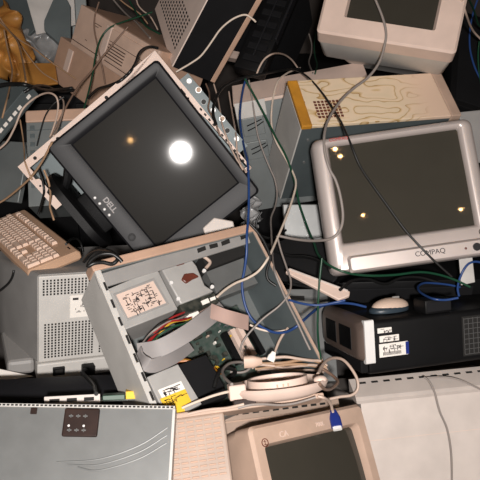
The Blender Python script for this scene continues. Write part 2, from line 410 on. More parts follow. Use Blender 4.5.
# ------------------------------------------------------------------ grey tower behind it
t = thing('grey_tower_case', ((-0.0255, 2.0420, 0.8430), (2.14, -10.61, -0.63)), 'blue grey tower case with two metal clips, left of the stained case', 'computer case')
X, Y, Z = .428, .171, .40
b = MB(); b.loft([[(x, y, z) for y, z in ((-.002, -.032), (-.002, -.022), (.10, .012), (.10, -.032))] for x in (0, X)]); b.build('top_panel', 'cream', t, bev=.002)
MB().bb(.002, X - .002, .003, Y - .003, -Z, -.02).build('body_sheet', 'steelblue', t)
MB().bb(.002, .10, -.003, .004, -.075, -.022, .002).build('bay_cover', 'pale', t)
for zc in (-.105, -.185):
    c = MB(); c.bb(.015, .085, -.004, .004, zc - .03, zc + .03, .002); p = c.build('bay_plate', 'steelblue', t)
    k = MB(); k.tube([(.03, -.006, zc - .01), (.055, -.007, zc - .002), (.085, -.006, zc + .012)], .002, 6); k.tube([(.03, -.006, zc + .006), (.05, -.008, zc + .012), (.08, -.006, zc + .02)], .002, 6)
    k.build('metal_clip', 'blackmatte', p, True)

# ------------------------------------------------------------------ rear-facing grey CRT at the left
t = thing('rear_facing_crt_monitor', ((-0.4896, 1.3864, 0.5607), (-3.84, 7.77, 23.20)), 'grey CRT monitor with its vented pale back turned outward, under the keyboard', 'monitor')
b = MB(); R = lambda x0, x1, z0, z1, rad, y: [(x, y, z) for x, z in rr(x1 - x0, z1 - z0, rad, (x0 + x1) / 2, (z0 + z1) / 2, 4)]
b.loft([R(.0, .30, -.24, 0, .008, 0), R(-.006, .306, -.245, -.001, .01, .02), R(-.06, .36, -.275, -.030, .03, .17), R(-.075, .375, -.285, -.055, .02, .27), R(-.075, .375, -.285, -.055, .02, .33)])
b.build('rear_shell', 'grey', t, True, ang=35)
MB().bb(.002, .30, -.008, .004, -.236, -.002, .003).build('back_plate', 'pale', t)
MB().bb(-.002, .31, -.014, .06, -.285, -.238, .004).build('socket_panel', 'pale', t)
MB().bb(-.07, -.003, .02, .20, -.282, -.24, .01).build('foot_panel', 'grey', t)
v = MB(); holes(v, .014, .26, 30, -.05, -.014, 6, .0042, .0046, -.0082); v.build('vent_grille', 'hole', t)
v = MB(); holes(v, .018, .135, 15, -.222, -.132, 13, .0042, .0046, -.0082); holes(v, .155, .27, 14, -.222, -.132, 13, .0042, .0046, -.0082); v.build('vent_grille', 'hole', t)
lb = MB().bb(.078, .19, -.0095, -.006, -.118, -.058).build('rating_label', 'label', t)
i_ = MB(); scribble(i_, [(.082, -.062), (.18, -.062), (.18, -.114), (.082, -.114)], -.0098, 40, seed=3); i_.bb(.084, .098, -.0102, -.009, -.070, -.064); i_.build('print', 'ink', lb)
sk = MB().bb(.036, .066, -.020, -.010, -.273, -.250, .002).build('power_socket', 'black', t)
MB().bb(.042, .060, -.0215, -.019, -.268, -.255).build('socket_hole', 'hole', sk)
MB().bb(.108, .140, -.036, -.010, -.272, -.250, .003).build('power_plug', 'black', t, True)

# ------------------------------------------------------------------ keyboard
t = thing('keyboard', ((-0.5243, 1.4168, 0.5524), (-7.39, 3.21, 125.77)), 'beige computer keyboard lying on top of the grey rear-facing monitor', 'keyboard')
KL, KW = .42, .143
# origin: numpad end, x towards the far end, y away from the back edge
R = lambda x0, x1, y0, y1, z: [(x, y, z) for x, y in rr(x1 - x0, y1 - y0, .006, (x0 + x1) / 2, (y0 + y1) / 2, 4)]
MB().loft([R(.004, KL, -KW + .004, -.004, -.026), R(0, KL, -KW, 0, -.020), R(0, KL, -KW, 0, -.006), R(.006, KL - .004, -KW + .006, -.006, 0)]).build('base', 'keyb', t, True, ang=30)
def cap(parent, x0, x1, y0, y1, z=0, m='key'):
    k = MB(); w_ = .0016
    k.loft([[(x0, y0, z), (x1, y0, z), (x1, y1, z), (x0, y1, z)], [(x0 + w_, y0 + w_, z + .008), (x1 - w_, y0 + w_, z + .008), (x1 - w_, y1 - w_, z + .008), (x0 + w_, y1 - w_, z + .008)]])
    return k.build('key', m, parent)
u = .0170; v_ = .0172
# columns start at the numpad end; rows run from the space-bar side (y0) to the function row
rows = [-.008 - v_ * (k + 1) + .0018 for k in range(5)]
for r in range(5):                                   # numpad
    for c in range(4):
        if (r, c) in ((0, 3), (1, 0), (3, 0)): continue
        x0 = .016 + u * c; w1, h1 = u - .0018, v_ - .0018
        if (r, c) == (0, 2): w1 = 2 * u - .0018
        yb = rows[r]
        if (r, c) in ((0, 0), (2, 0)): h1 = 2 * v_ - .0018; yb = rows[r + 1]
        cap(t, x0, x0 + w1, yb, yb + h1)
nav = .016 + 4 * u + .008
for c in range(3):
    for r in (0, 3, 4): cap(t, nav + u * c, nav + u * (c + 1) - .0018, rows[r], rows[r] + v_ - .0018)
cap(t, nav + u, nav + 2 * u - .0018, rows[1], rows[1] + v_ - .0018)
mx = nav + 3 * u + .008
for r in range(5):
    if r == 0:
        x = mx
        for w1 in (1.5, 1.2, 1.2, 1.2, 5.5, 1.2, 1.2, 1.5):
            if x + w1 * u < KL - .008: cap(t, x, x + w1 * u - .0018, rows[0], rows[0] + v_ - .0018)
            x += w1 * u
    else:
        w1 = (0, 2.5, 2.2, 1.5, 2)[r]; cap(t, mx, mx + w1 * u - .0018, rows[r], rows[r] + v_ - .0018)
        x = mx + w1 * u
        while x + u < KL - .012:
            cap(t, x, x + u - .0018, rows[r], rows[r] + v_ - .0018); x += u
yf = rows[4] - v_ - .008
for x in [nav + u * c for c in range(3)] + [mx + u * c for c in range(4)] + [mx + u * 4.6 + u * c for c in range(4)] + [mx + u * 9.2 + u * c for c in range(4)] + [mx + u * 13.6]:
    if x < KL - .02: cap(t, x, x + u - .0018, yf, yf + v_ - .002)
MB().bb(.03, .048, yf - .012, yf - .008, -.001, .0006).build('badge', 'brown', t)

# ------------------------------------------------------------------ open computer case in the middle
t = thing('open_tower_case', ((-0.3092, 1.2266, 0.6539), (-51.08, 2.13, 35.34)), 'open tower case lying with drive bays, ribbon cables and circuit board exposed', 'computer case')
OX, OY, OZ = .420, .142, .385
s = MB(); shell(s, 0, OX, .0, OY, -OZ, 0, .003, 'tbk'); s.build('chassis', 'steelblue', t)
s = MB().bb(-.001, .004, -.001, OY, -OZ, 0); s.bb(0, .012, -.002, .002, -OZ, 0); s.build('left_side', 'pale', t)
s = MB().bb(OX - .004, OX, 0, OY, -OZ, 0); s.build('right_side', 'steeldark', t)
MB().bb(OX - .002, OX + .004, -.003, .002, -OZ, 0).build('right_lip', 'beige', t)
sl = MB()
for k in range(8): sl.bb(.006, .011, -.003, -.0015, -.05 - .042 * k, -.03 - .042 * k)
sl.build('lip_slots', 'hole', t)
MB().bb(-.004, OX + .004, -.004, .045, .0, .022, .003).build('front_bezel', 'beige2', t)
fp = MB().prism([(-0.0020, -0.0084), (0.4034, 0.0076), (0.3975, -0.0260), (-0.0029, -0.0401)], .002, .006).build('front_strip', 'grey', t)
for q in ([(0.2530, -0.0073), (0.2763, -0.0050), (0.2739, -0.0155), (0.2507, -0.0178)], [(0.2875, -0.0050), (0.3102, -0.0052), (0.3077, -0.0158), (0.2851, -0.0156)], [(0.3216, -0.0052), (0.3461, -0.0028), (0.3435, -0.0136), (0.3191, -0.0159)], [(0.3791, -0.0023), (0.3951, -0.0004), (0.3923, -0.0114), (0.3763, -0.0132)]):
    MB().prism(q, .0005, .003).build('strip_slot', 'hole', fp)
ca = MB().prism([(0.0016, -0.0462), (0.1391, -0.0271), (0.1443, -0.1332), (0.0110, -0.1421)], .004, .110).build('drive_cage', 'midgrey', t, bev=.002)
MB().prism([(0.0195, -0.0588), (0.1222, -0.0483), (0.1294, -0.1162), (0.0247, -0.1253)], .0025, .006).build('pressed_frame', 'grey', ca, bev=.001)
ST = [(0.0240, -0.0636), (0.1161, -0.0553), (0.1229, -0.1127), (0.0286, -0.1203)]
lb = MB().prism(ST, .0012, .004).build('diagram_label', 'cream', ca)
scribble(MB(), ST, .001, 90, seed=5, lw=.0013).build('print', 'ink', lb)
cb = MB().prism([(0.1492, -0.0287), (0.2290, -0.0208), (0.2355, -0.0469), (0.2329, -0.0969), (0.2475, -0.1169), (0.1571, -0.1236)], .006, .10).build('floppy_cage', 'midgrey', t, bev=.003)
MB().prism([(0.1803, -0.0218), (0.2130, -0.0198), (0.2063, -0.0342), (0.1876, -0.0345)], .003, .008).build('red_tab', 'copper', cb, label='dark red plastic tab')
MB().prism([(0.1818, -0.0697), (0.1952, -0.0577), (0.2175, -0.0612), (0.2272, -0.0746), (0.2073, -0.0769), (0.1890, -0.0822)], .001, .008).build('red_motor', 'copper', cb, bev=.003, label='red and black drive motor seen through a cut-out')
sc_ = MB()
for q in ((0.1553, 0.0040, -0.0705), (0.1545, 0.0040, -0.1112), (0.2454, 0.0040, -0.0641), (0.2461, 0.0040, -0.1070)): sc_.cyl((q[0], .006, q[2]), (q[0], .001, q[2]), .0045, 12)
sc_.build('screw', 'chrome', cb)
MB().prism([(0.2898, 0.0075), (0.4306, 0.0162), (0.4120, -0.0304), (0.2893, -0.0410)], .06, .12).build('empty_bay', 'hole', t)
w_ = MB(); w_.tube([(0.2882, 0.0500, -0.0090), (0.2986, 0.0500, -0.0288), (0.2811, 0.0500, -0.0410)], .004); w_.build('loose_wires', 'c_beige', t, True)
MB().prism([(0.2881, -0.0435), (0.4038, -0.0342), (0.4100, -0.1092), (0.2893, -0.1164)], .07, .10).build('bay_floor', 'steel', t)
fl = MB().prism([(0.1536, -0.1232), (0.2475, -0.1202), (0.2491, -0.1442), (0.1546, -0.1486)], .01, .07).build('floppy_drive', 'pcbd', t)
MB().prism([(0.2069, -0.1300), (0.2265, -0.1280), (0.2267, -0.1385), (0.2071, -0.1403)], .0085, .011).build('chip_label', 'label', fl); MB().prism([(0.2312, -0.1294), (0.2453, -0.1284), (0.2443, -0.1359), (0.2302, -0.1369)], .0085, .011).build('chip_label', 'label', fl)
mb_ = MB().prism([(0.0964, -0.1616), (0.3509, -0.1351), (0.3539, -0.3406), (0.1127, -0.3499)], .11, .115).build('circuit_board', 'pcb', t)
for i, q in enumerate(([(0.2697, -0.1936), (0.2843, -0.1930), (0.2872, -0.2758), (0.2728, -0.2760)], [(0.2930, -0.1931), (0.3054, -0.1917), (0.3091, -0.2729), (0.2969, -0.2739)], [(0.3142, -0.1917), (0.3268, -0.1903), (0.3314, -0.2699), (0.3190, -0.2710)], [(0.3382, -0.1912), (0.3510, -0.1897), (0.3567, -0.2732), (0.3440, -0.2742)])):
    MB().prism(q, .095, .112).build('expansion_slot', 'cream' if i % 3 else 'black', mb_)
rnd = random.Random(4)
for k in range(34):
    a, b_ = rnd.uniform(0, 1), rnd.uniform(0, 1)
    P4 = [(0.1580, -0.1785), (0.3257, -0.1685), (0.3186, -0.2926), (0.1827, -0.2779)]
    q = [P4[0][i] * (1 - a) * (1 - b_) + P4[1][i] * a * (1 - b_) + P4[2][i] * a * b_ + P4[3][i] * (1 - a) * b_ for i in (0, 1)]
    MB().bb(q[0], q[0] + rnd.uniform(.004, .014), rnd.uniform(.096, .106), .112, q[1], q[1] + rnd.uniform(.004, .01)).build('chip', 'pcbd', mb_)
for k in range(26):
    a, b_ = rnd.uniform(0, 1), rnd.uniform(0, 1)
    q = [P4[0][i] * (1 - a) * (1 - b_) + P4[1][i] * a * (1 - b_) + P4[2][i] * a * b_ + P4[3][i] * (1 - a) * b_ for i in (0, 1)]
    MB().bb(q[0], q[0] + rnd.uniform(.002, .006), .100, .112, q[1], q[1] + rnd.uniform(.002, .006)).build('capacitor', ('label', 'steel', 'yellow', 'c_beige')[k % 4], mb_)
ps = MB().prism([(0.0177, -0.2512), (0.0918, -0.2477), (0.1046, -0.3430), (0.0223, -0.3486)], .005, .125).build('power_supply', 'midgrey', t, bev=.0015)
MB().prism([(0.0999, -0.2471), (0.1678, -0.2467), (0.1759, -0.3232), (0.1746, -0.3460), (0.1129, -0.3435)], .02, .125).build('supply_shroud', 'blackmatte', ps)
MB().prism([(0.0281, -0.2840), (0.0820, -0.2835), (0.0830, -0.3019), (0.0292, -0.3020)], .0032, .006).build('white_label', 'label', ps)
YL = [(0.0245, -0.3024), (0.0830, -0.3019), (0.0847, -0.3336), (0.0651, -0.3351), (0.0619, -0.3469), (0.0294, -0.3473)]
MB().prism(YL, .003, .006).build('warning_label', 'yellow', ps)
scribble(MB(), [(0.0260, -0.3033), (0.0816, -0.3040), (0.0815, -0.3195), (0.0253, -0.3204)], .0027, 22, seed=8, lw=.0010).build('print', 'brown', ps)
scribble(MB(), [(0.0308, -0.2876), (0.0798, -0.2876), (0.0814, -0.2994), (0.0325, -0.2992)], .0027, 26, seed=9, lw=.0013).build('print', 'ink', ps)
# ribbons and wires inside
MB().strip([(0.2635, 0.0300, -0.1495), (0.2001, 0.0000, -0.1748), (0.1349, 0.0000, -0.1934), (0.0757, 0.0200, -0.1989), (0.0391, 0.0500, -0.1839)], .037, ax=(0.1757, 0.0000, -0.9844)).build('ribbon_cable', 'ribbon', t, True)
MB().strip([(0.2161, 0.0300, -0.1403), (0.2211, -0.0050, -0.1710), (0.2450, -0.0100, -0.1934), (0.3003, 0.0200, -0.2100)], .034, ax=(-0.7273, 0.0000, -0.6863)).build('ribbon_cable', 'ribbonp', t, True)
MB().strip([(0.0310, 0.0300, -0.1892), (0.0391, 0.0200, -0.2283), (0.0963, 0.0300, -0.2256), (0.1627, 0.0600, -0.2043)], .030, ax=(0.0233, 0.0000, -0.9997)).build('ribbon_cable', 'ribbon', t, True)
for k, (mm, dx, dy) in enumerate((('c_red', 0, 0), ('c_black', 2, 3), ('c_yel', 4, -2), ('c_grey', -2, 4), ('c_red', 3, 6), ('c_black', -3, -3), ('c_green', 1, -4))):
    q = [(0.0621, 0.0500, -0.1749), (0.0754, 0.0100, -0.1650), (0.1099, 0.0000, -0.1564), (0.1426, 0.0050, -0.1595), (0.1911, 0.0300, -0.1532)]
    q = [(p[0] + dx * .0034 * (1 if j % 2 else .6), p[1] + .004 * (k % 3), p[2] + dy * .0032 * (.5 + .5 * math.sin(j + k))) for j, p in enumerate(q)]
    MB().tube(q, .0024, 6).build('wire', mm, t, True)
pl = MB().prism([(0.1638, -0.1447), (0.1965, -0.1421), (0.1970, -0.1576), (0.1644, -0.1601)], .02, .035).build('connector', 'label', t, bev=.001)
for k, mm in enumerate(('c_or', 'c_yel', 'c_or', 'c_black')):
    MB().tube([(0.1062, 0.0600, -0.2268), ((0.1392, 0.0450, -0.2416)[0], .045 + .004 * k, (0.1392, 0.0450, -0.2416)[2] + .003 * k), ((0.1763, 0.0500, -0.2598)[0], .05 + .003 * k, (0.1763, 0.0500, -0.2598)[2] - .003 * k), (0.2133, 0.0800, -0.2861)], .0022, 6).build('wire', mm, t, True)
MB().tube([(0.0658, 0.0400, -0.2253), (0.0831, 0.0350, -0.2262), (0.1099, 0.0400, -0.2358)], .004, 6).build('wire', 'c_red', t, True)

# ------------------------------------------------------------------ black desktop computer at the right
t = thing('black_desktop_computer', ((0.2981, 1.2539, 0.3610), (-21.85, 1.65, 14.18)), 'black computer with silver front and white stickers, lying under the silver monitor', 'computer')
X, Y, Z = .46, .258, .128
R = lambda x, y0_, y1_, z0, z1, rad: [(x, y, z) for y, z in rr(y1_ - y0_, z1 - z0, rad, (y0_ + y1_) / 2, (z0 + z1) / 2, 4)]
MB().loft([R(.010, .002, Y, .0, Z, .012), R(.02, 0, Y, 0, Z, .012), R(X, 0, Y, 0, Z, .012)]).build('body', 'black', t, True)
fb = MB()
fb.loft([R(.022, -.003, Y + .003, .030, Z + .004, .012), R(.004, -.003, Y + .003, .030, Z + .004, .014), R(-.010, .012, Y - .012, .036, Z - .006, .02), R(-.012, .020, Y - .020, .042, Z - .012, .02)])
fb.build('front_bezel', 'silvershade', t, True, ang=50)
MB().loft([R(.024, -.004, .010, .028, Z + .004, .004), R(.0, -.004, .010, .028, Z + .004, .004)]).build('bezel_edge', 'chrome', t, True)
MB().bb(-.0135, -.008, .050, .125, .052, Z - .020, .003).build('drive_door', 'black', t)
MB().bb(-.0135, -.008, .145, .215, .052, Z - .020, .003).build('drive_door', 'black', t)
MB().bb(-.008, .012, .010, Y - .01, .004, .034, .003).build('lower_grille', 'blackmatte', t)
lb = MB()
l1 = MB().bb(.034, .070, -.002, .001, .098, .110).build('sticker', 'label', t); l2 = MB().bb(.038, .088, -.002, .001, .076, .091).build('sticker', 'label', t); l3 = MB().bb(.036, .110, -.002, .001, .040, .072).build('sticker', 'label', t)
MB().bb(.104, .112, -.0028, .001, .041, .071).build('blue_stripe', 'vga', l3)
scribble(MB(), [(.038, .108), (.068, .108), (.068, .100), (.038, .100)], -.0023, 10, seed=2, lw=.001).build('print', 'ink', l1)
scribble(MB(), [(.042, .089), (.086, .089), (.086, .078), (.042, .078)], -.0023, 18, seed=4, lw=.001).build('print', 'ink', l2)
pr = MB(); scribble(pr, [(.04, .070), (.100, .070), (.100, .055), (.04, .055)], -.0023, 30, seed=6, lw=.001)
for k in range(16): pr.bb(.045 + .003 * k, .0465 + .003 * k, -.0026, -.001, .044, .052)
pr.build('print', 'ink', l3)
v = MB()
for k in range(11): v.bb(.262 + .0125 * k, .2632 + .0125 * k, -.0018, .001, .020, .110)
for k in range(8): v.bb(.262, .388, -.0018, .001, .020 + .0125 * k, .0212 + .0125 * k)
v.build('fan_grille', 'gridline', t)
MB().bb(.258, .392, -.001, .0012, .016, .114).build('grille_recess', 'hole', t)

# ------------------------------------------------------------------ mouse and adapter on it
o = thing('computer_mouse', ((0.3751, 1.4082, 0.4465), (-21.44, 4.61, 21.63)), 'cream computer mouse with dark blue sides on top of the black computer', 'mouse')
MB().ell((0, 0, .004), (.056, .033, .018), 24, 12, zmin=-.25).build('lower_shell', 'mouseblue', o, True)
MB().ell((.004, 0, .010), (.052, .030, .023), 24, 12, zmin=-.05).build('upper_shell', 'mousetop', o, True)
MB().box((.022, 0, .032), (.02, .006, .006), None, .002).build('scroll_wheel', 'grey', o, True)
o = thing('black_adapter', ((0.4748, 1.3776, 0.4635), (-21.85, 1.65, 14.18)), 'small black power adapter box next to the mouse on the black computer', 'adapter')
MB().bb(-.036, .036, -.03, .03, 0, .034, .004).build('case', 'black', o, True)
MB().bb(-.032, .032, -.0308, -.028, .006, .028).build('face_plate', 'charcoal', o)

# ------------------------------------------------------------------ pale case at the bottom right
t = thing('pale_case', ((0.2866, 1.2443, 0.3031), (-29.98, -1.97, 6.45)), 'large pale case with a slotted top lip at bottom right, under the black computer', 'computer case')
X, Y, Z = .46, .40, .26
MB().bb(0, X, 0, Y, -Z, -.006, .002).build('body_sheet', 'white', t)
lp = MB(); lp.loft([[(x, y, z) for y, z in ((-.004, -.012), (-.010, -.004), (-.004, .004), (.048, .040), (.052, .040), (.052, 0))] for x in (-.012, X + .01)]); lp.build('top_lip', 'white', t)
v = MB()
for k in range(16): v.box((.018 + .03 * k, .034, .0304), (.016, .006, .0016), (34.7, 0, 0))
v.build('lip_slots', 'hole', t)
MB().bb(0, X, -.0006, .002, -.101, -.100).build('seam', 'cream', t)

# ------------------------------------------------------------------ grey side panel at the bottom left
t = thing('steel_sheet', ((-0.4960, 0.9900, 0.4889), (-51.83, 0.82, -0.38)), 'flat grey steel side panel with dark square latch at bottom left', 'side panel')
X = .372
MB().bb(0, X, 0, .003, -.34, 0).build('sheet', 'steel', t)
lp = MB(); lp.bb(-.0, X, -.004, .030, -.001, .005); lp.bb(X - .004, X + .001, -.004, .030, -.34, .0); lp.build('folded_edge', 'pale', t)
v = MB()
for k in range(46): v.bb(.004 + .008 * k, .009 + .008 * k, -.0044, -.003, .0008, .0040)
v.build('edge_slots', 'hole', t)
la = MB().bb(0.1645, 0.2304, -.010, 0, -.055, -.003, .003).build('latch', 'brown', t, bev=.0)
v = MB()
for i in range(3):
    for j, z in enumerate((-.018, -.044)):
        x = 0.1645 + .011 + .0135 * i + .003
        v.bb(x - .004, x + .004, -.0112, -.009, z - .0012, z + .0012); v.bb(x - .0008, x + .0008, -.0112, -.009, z - .003, z + .003)
v.build('latch_marks', 'steel', la)
v = MB(); v.cyl((0.1645 + .012, -.0114, -.036), (0.1645 + .012, -.009, -.036), .0022, 10); v.cyl((0.1645 + .040, -.0114, -.036), (0.1645 + .040, -.009, -.036), .0022, 10); v.build('latch_pin', 'chrome', la)
MB().bb(0.1645-.066, 0.1645-.054, -.004, 0, -.014, -.002, .001).build('small_clip', 'brown', t)
v = MB()
for k in range(3): v.tube([(.16 + .02 * k, -.0004, -.10 - .004 * k), (.24, -.0004, -.093 - .010 * k), (.31, -.0004, -.068 - .012 * k), (.36, -.0004, -.035 - .014 * k)], .0013, 6)
v.build('pressed_ridge', 'steel', t, True)

# ------------------------------------------------------------------ beige vented case behind the panel
t = thing('vented_beige_case', ((-0.1463, 1.0142, 0.4344), (-49.08, -3.96, 7.55)), 'beige louvred case between the grey side panel and the bottom monitor', 'computer case')
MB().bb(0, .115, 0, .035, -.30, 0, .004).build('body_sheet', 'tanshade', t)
v = MB()
for k in range(12):
    for j in range(6): v.bb(.004 + .0175 * j, .0175 + .0175 * j, -.0022, .001, -.012 - .0095 * k, -.0085 - .0095 * k, .0008)
v.build('louvres', 'beige2', t)
MB().bb(-.004, .32, -.004, .055, -.001, .010, .003).build('top_ledge', 'beige', t)
v = MB()
for k in range(18): v.bb(.06 + .0125 * k, .067 + .0125 * k, .01, .05, .0095, .0106)
v.build('ledge_slots', 'brown', t)

# ------------------------------------------------------------------ swivel base dish
t = thing('monitor_swivel_base', ((0.0778, 1.0783, 0.4653), (-28.20, -1.04, 9.86)), 'oval white plastic monitor swivel base resting on the bottom monitor', 'monitor base')
b = MB(); N = 40
def ovr(a, bb_, z): return [(a * math.cos(2 * PI * k / N), bb_ * math.sin(2 * PI * k / N), z) for k in range(N)]
b.loft([ovr(.075, .058, -.018), ovr(.098, .078, -.008), ovr(.104, .084, .004), ovr(.100, .080, .010), ovr(.096, .076, .006), ovr(.088, .068, .002)], True, True)
b.build('dish', 'cream', t, True, ang=50)
b = MB(); b.loft([ovr(.062, .050, .002), ovr(.062, .050, .020), ovr(.057, .045, .020), ovr(.055, .043, .004)], True, True); b.build('inner_ring', 'cream', t, True, ang=50)
MB().bb(-.106, -.072, -.046, -.014, -.008, .022, .003).build('locking_tab', 'cream', t)
v = MB(); 
for x in (-.012, .0, .010): v.bb(x, x + .003, -.0505, -.048, .008, .014)
v.build('moulded_mark', 'beige2', t)
MB().bb(-.10, -.055, -.052, -.028, -.020, -.006, .002).build('hinge', 'brown', t)
MB().ell((.082, -.03, .010), (.014, .012, .008), 16, 8).build('side_clip', 'cream', t, True)

# ------------------------------------------------------------------ pale box, white strip and dark slabs in the middle
t = thing('grey_drive_box', ((0.1053, 1.6177, 0.3918), (-41.44, 3.50, 6.26)), 'pale grey metal box with a dark slot, left of the black computer', 'computer case')
MB().bb(0, .16, 0, .12, -.26, 0, .002).build('body_sheet', 'steel', t)
MB().bb(.016, .078, -.0015, .002, -.034, -.020).build('slot', 'hole', t)
MB().bb(0, .16, -.001, .002, -.037, -.0355).build('seam', 'greydark', t)

t = thing('cream_cover_strip', ((0.1196, 1.4387, 0.5521), (-66.96, 8.29, -27.49)), 'narrow cream plastic cover strip leaning by the silver monitor', 'cover strip')
MB().prism([(0, 0), (.165, 0), (.168, -.012), (.150, -.034), (.02, -.016), (0, -.014)], 0, .010).build('strip_body', 'cream', t, bev=.002)
MB().bb(.004, .16, -.002, .004, -.004, .0008, .001).build('raised_rib', 'white', t)

def slab(name, pose, X, Y, Z, m, label, cat, bev=.004, details=None):
    t_ = thing(name, pose, label, cat); MB().bb(0, X, 0, Y, -Z, 0, bev).build('body', m, t_, True)
    return t_
t = slab('black_printer', ((0.2492, 1.5810, 0.4314), (1.22, -1.30, 0.61)), .46, .25, .08, 'black', 'black printer in the shadow under the silver monitor', 'printer')
MB().bb(.03, .40, -.004, .002, -.07, -.02, .004).build('front_flap', 'blackmatte', t)
t = slab('black_scanner', ((0.7477, 2.3786, 1.0769), (-22.40, 36.77, -104.40)), .42, .30, .05, 'black', 'black scanner standing on edge at the right border behind the stained case', 'scanner')
MB().bb(.02, .40, .02, .28, -.001, .002, .002).build('lid', 'blackmatte', t)

# ------------------------------------------------------------------ dark things and cases at the top
t = thing('perforated_case', ((-0.2127, 2.0694, 0.9331), (115.49, -19.71, 103.76)), 'cream case standing on its corner with rows of holes and a black side', 'computer case')
X, Y, Z = .40, .32, .155
MB().bb(0, X, 0, Y, 0, .004, .001).build('perforated_plate', 'brightcream', t)
v = MB()
for i in range(14):
    for j in range(9): v.bb(.05 + .025 * i - .0062, .05 + .025 * i + .0062, .040 + .0125 * j - .0032, .040 + .0125 * j + .0032, -.0006, .0008)
v.build('hole_rows', 'hole', t)
MB().bb(0, .004, 0, Y, .004, Z - .016, .001).build('black_side', 'blackmatte', t)
MB().bb(-.001, X, .0, Y, Z - .018, Z, .003).build('beige_rim', 'beige2', t)
MB().bb(.004, X, 0, Y, .005, Z - .018).build('core', 'blackmatte', t)

t = thing('dark_monitor', ((-0.0565, 2.6665, 1.2211), (-33.22, 1.28, -45.33)), 'CRT monitor with black face and curved cream edge at the top centre', 'monitor')
R = lambda w, h, rad, y, cx=0, cz=0: [(x, y, z) for x, z in rr(w, h, rad, cx, cz, 6)]
MX, MZ = .362, .36
MB().loft([R(MX, MZ, .03, .05, MX / 2, -MZ / 2), R(MX, MZ, .03, .01, MX / 2, -MZ / 2), R(MX - .02, MZ - .02, .025, 0, MX / 2, -MZ / 2), R(MX - .05, MZ - .05, .02, .004, MX / 2, -MZ / 2), R(MX - .06, MZ - .06, .02, .03, MX / 2, -MZ / 2)], False, False).build('bezel', 'cream', t, True)
MB().bb(.026, MX - .026, .014, .022, -MZ + .026, -.026).build('screen', 'blackmatte', t)
MB().loft([R(MX - .004, MZ - .004, .03, .048, MX / 2, -MZ / 2), R(MX - .03, MZ - .03, .03, .12, MX / 2, -MZ / 2), R(.24, .24, .03, .26, MX / 2, -MZ / 2)]).build('rear_shell', 'blackmatte', t, True)

t = thing('ridged_printer', ((-0.0222, 2.1000, 0.9292), (14.33, -47.66, 56.49)), 'ridged black plastic printer chassis leaning in front of the dark monitor', 'printer')
MB().bb(0, .33, -.10, 0, -.05, 0, .006).build('body', 'black', t, True)
v = MB()
for k in range(7): v.bb(.03 + .042 * k, .052 + .042 * k, -.085, -.02, -.002, .008, .002)
v.build('ridges', 'blackmatte', t)
MB().bb(.12, .30, -.104, -.096, -.02, .012, .002).build('rail', 'charcoal', t)
MB().bb(.05, .28, -.055, -.050, .006, .013, .002).build('rail', 'charcoal', t)

t = thing('beige_desktop_case', ((-0.5412, 2.3890, 1.0863), (-16.22, 14.43, -45.47)), 'tilted beige desktop case with a louvred grille panel at the upper left', 'computer case')
X, Y, Z = .44, .22, .142
MB().bb(0, X, 0, Y, -Z, 0, .004).build('body_sheet', 'beige2', t)
MB().bb(-.001, X, -.012, .002, -Z, -.0, .004).build('front_bezel', 'palebeige', t)
MB().bb(.170, .200, -.018, -.008, -.125, -.012, .003).build('grille_frame', 'cream', t)
gp = MB().bb(.200, .42, -.016, -.010, -.118, -.016, .002).build('grille_panel', 'palebeige', t)
v = MB()
for k in range(5): v.bb(.206, .30, -.0172, -.015, -.108 + .010 * k, -.105 + .010 * k)
v.bb(.206, .41, -.0172, -.015, -.056, -.0545); v.build('louvres', 'brown', gp)
v = MB(); v.bb(.0, X, -.0128, -.010, -Z + .018, -Z + .0205); v.build('seam', 'brown', t)
v = MB(); v.bb(.10, .125, -.0128, -.011, -.040, -.038); v.bb(.10, .14, -.0128, -.011, -.032, -.030); v.bb(.075, .085, -.0128, -.011, -.10, -.098); v.build('badge_print', 'brown', t)
t2 = thing('beige_lower_case', ((-0.5871, 2.3939, 0.9473), (-16.22, 14.43, -45.47)), 'beige case directly below the tilted louvred desktop case', 'computer case')
MB().bb(-.10, .38, 0, .28, -.16, 0, .004).build('body_sheet', 'beige2', t2)
MB().bb(-.03, .0, -.004, .002, -.10, -.02, .002).build('side_strip', 'cream', t2)

t = thing('short_tower_case', ((-0.6519, 1.9606, 0.8194), (-35.43, -1.02, 6.88)), 'grey tower case with terracotta beige top edge, left of the cream-rimmed cover', 'computer case')
MB().bb(0, .20, 0, .16, -.30, -.038, .001).build('body_sheet', 'steelblue', t)
MB().bb(-.002, .202, -.004, .16, -.038, 0, .004).build('top_trim', 'beige2', t, label='terracotta beige top trim')
v = MB()
for k in range(8): v.bb(.010, .024, -.002, .001, -.062 - .026 * k, -.048 - .026 * k, .001)
v.build('pressed_slots', 'steeldark', t)
MB().bb(0, .20, -.0015, .001, -.064, -.062).build('seam', 'steeldark', t)

t = thing('slotted_steel_chassis', ((-0.6038, 1.8744, 0.9185), (-97.43, 39.22, -135.07)), 'dark steel chassis with a row of bright slots along its edge at the left border', 'computer chassis')
MB().bb(0, .30, 0, .048, -.03, 0, .001).build('edge_strip', 'steeldark', t)
v = MB()
for k in range(12):
    x = .02 + .021 * k
    if k not in (1,): v.bb(x, x + .014, .020, .030, -.001, .0012)
v.build('slots', 'label', t, label='slots coloured cream to look lit')  # light on the slots is painted in as a pale colour
MB().bb(.0, .30, .044, .048, -.30, 0).build('side_sheet', 'steeldark', t)

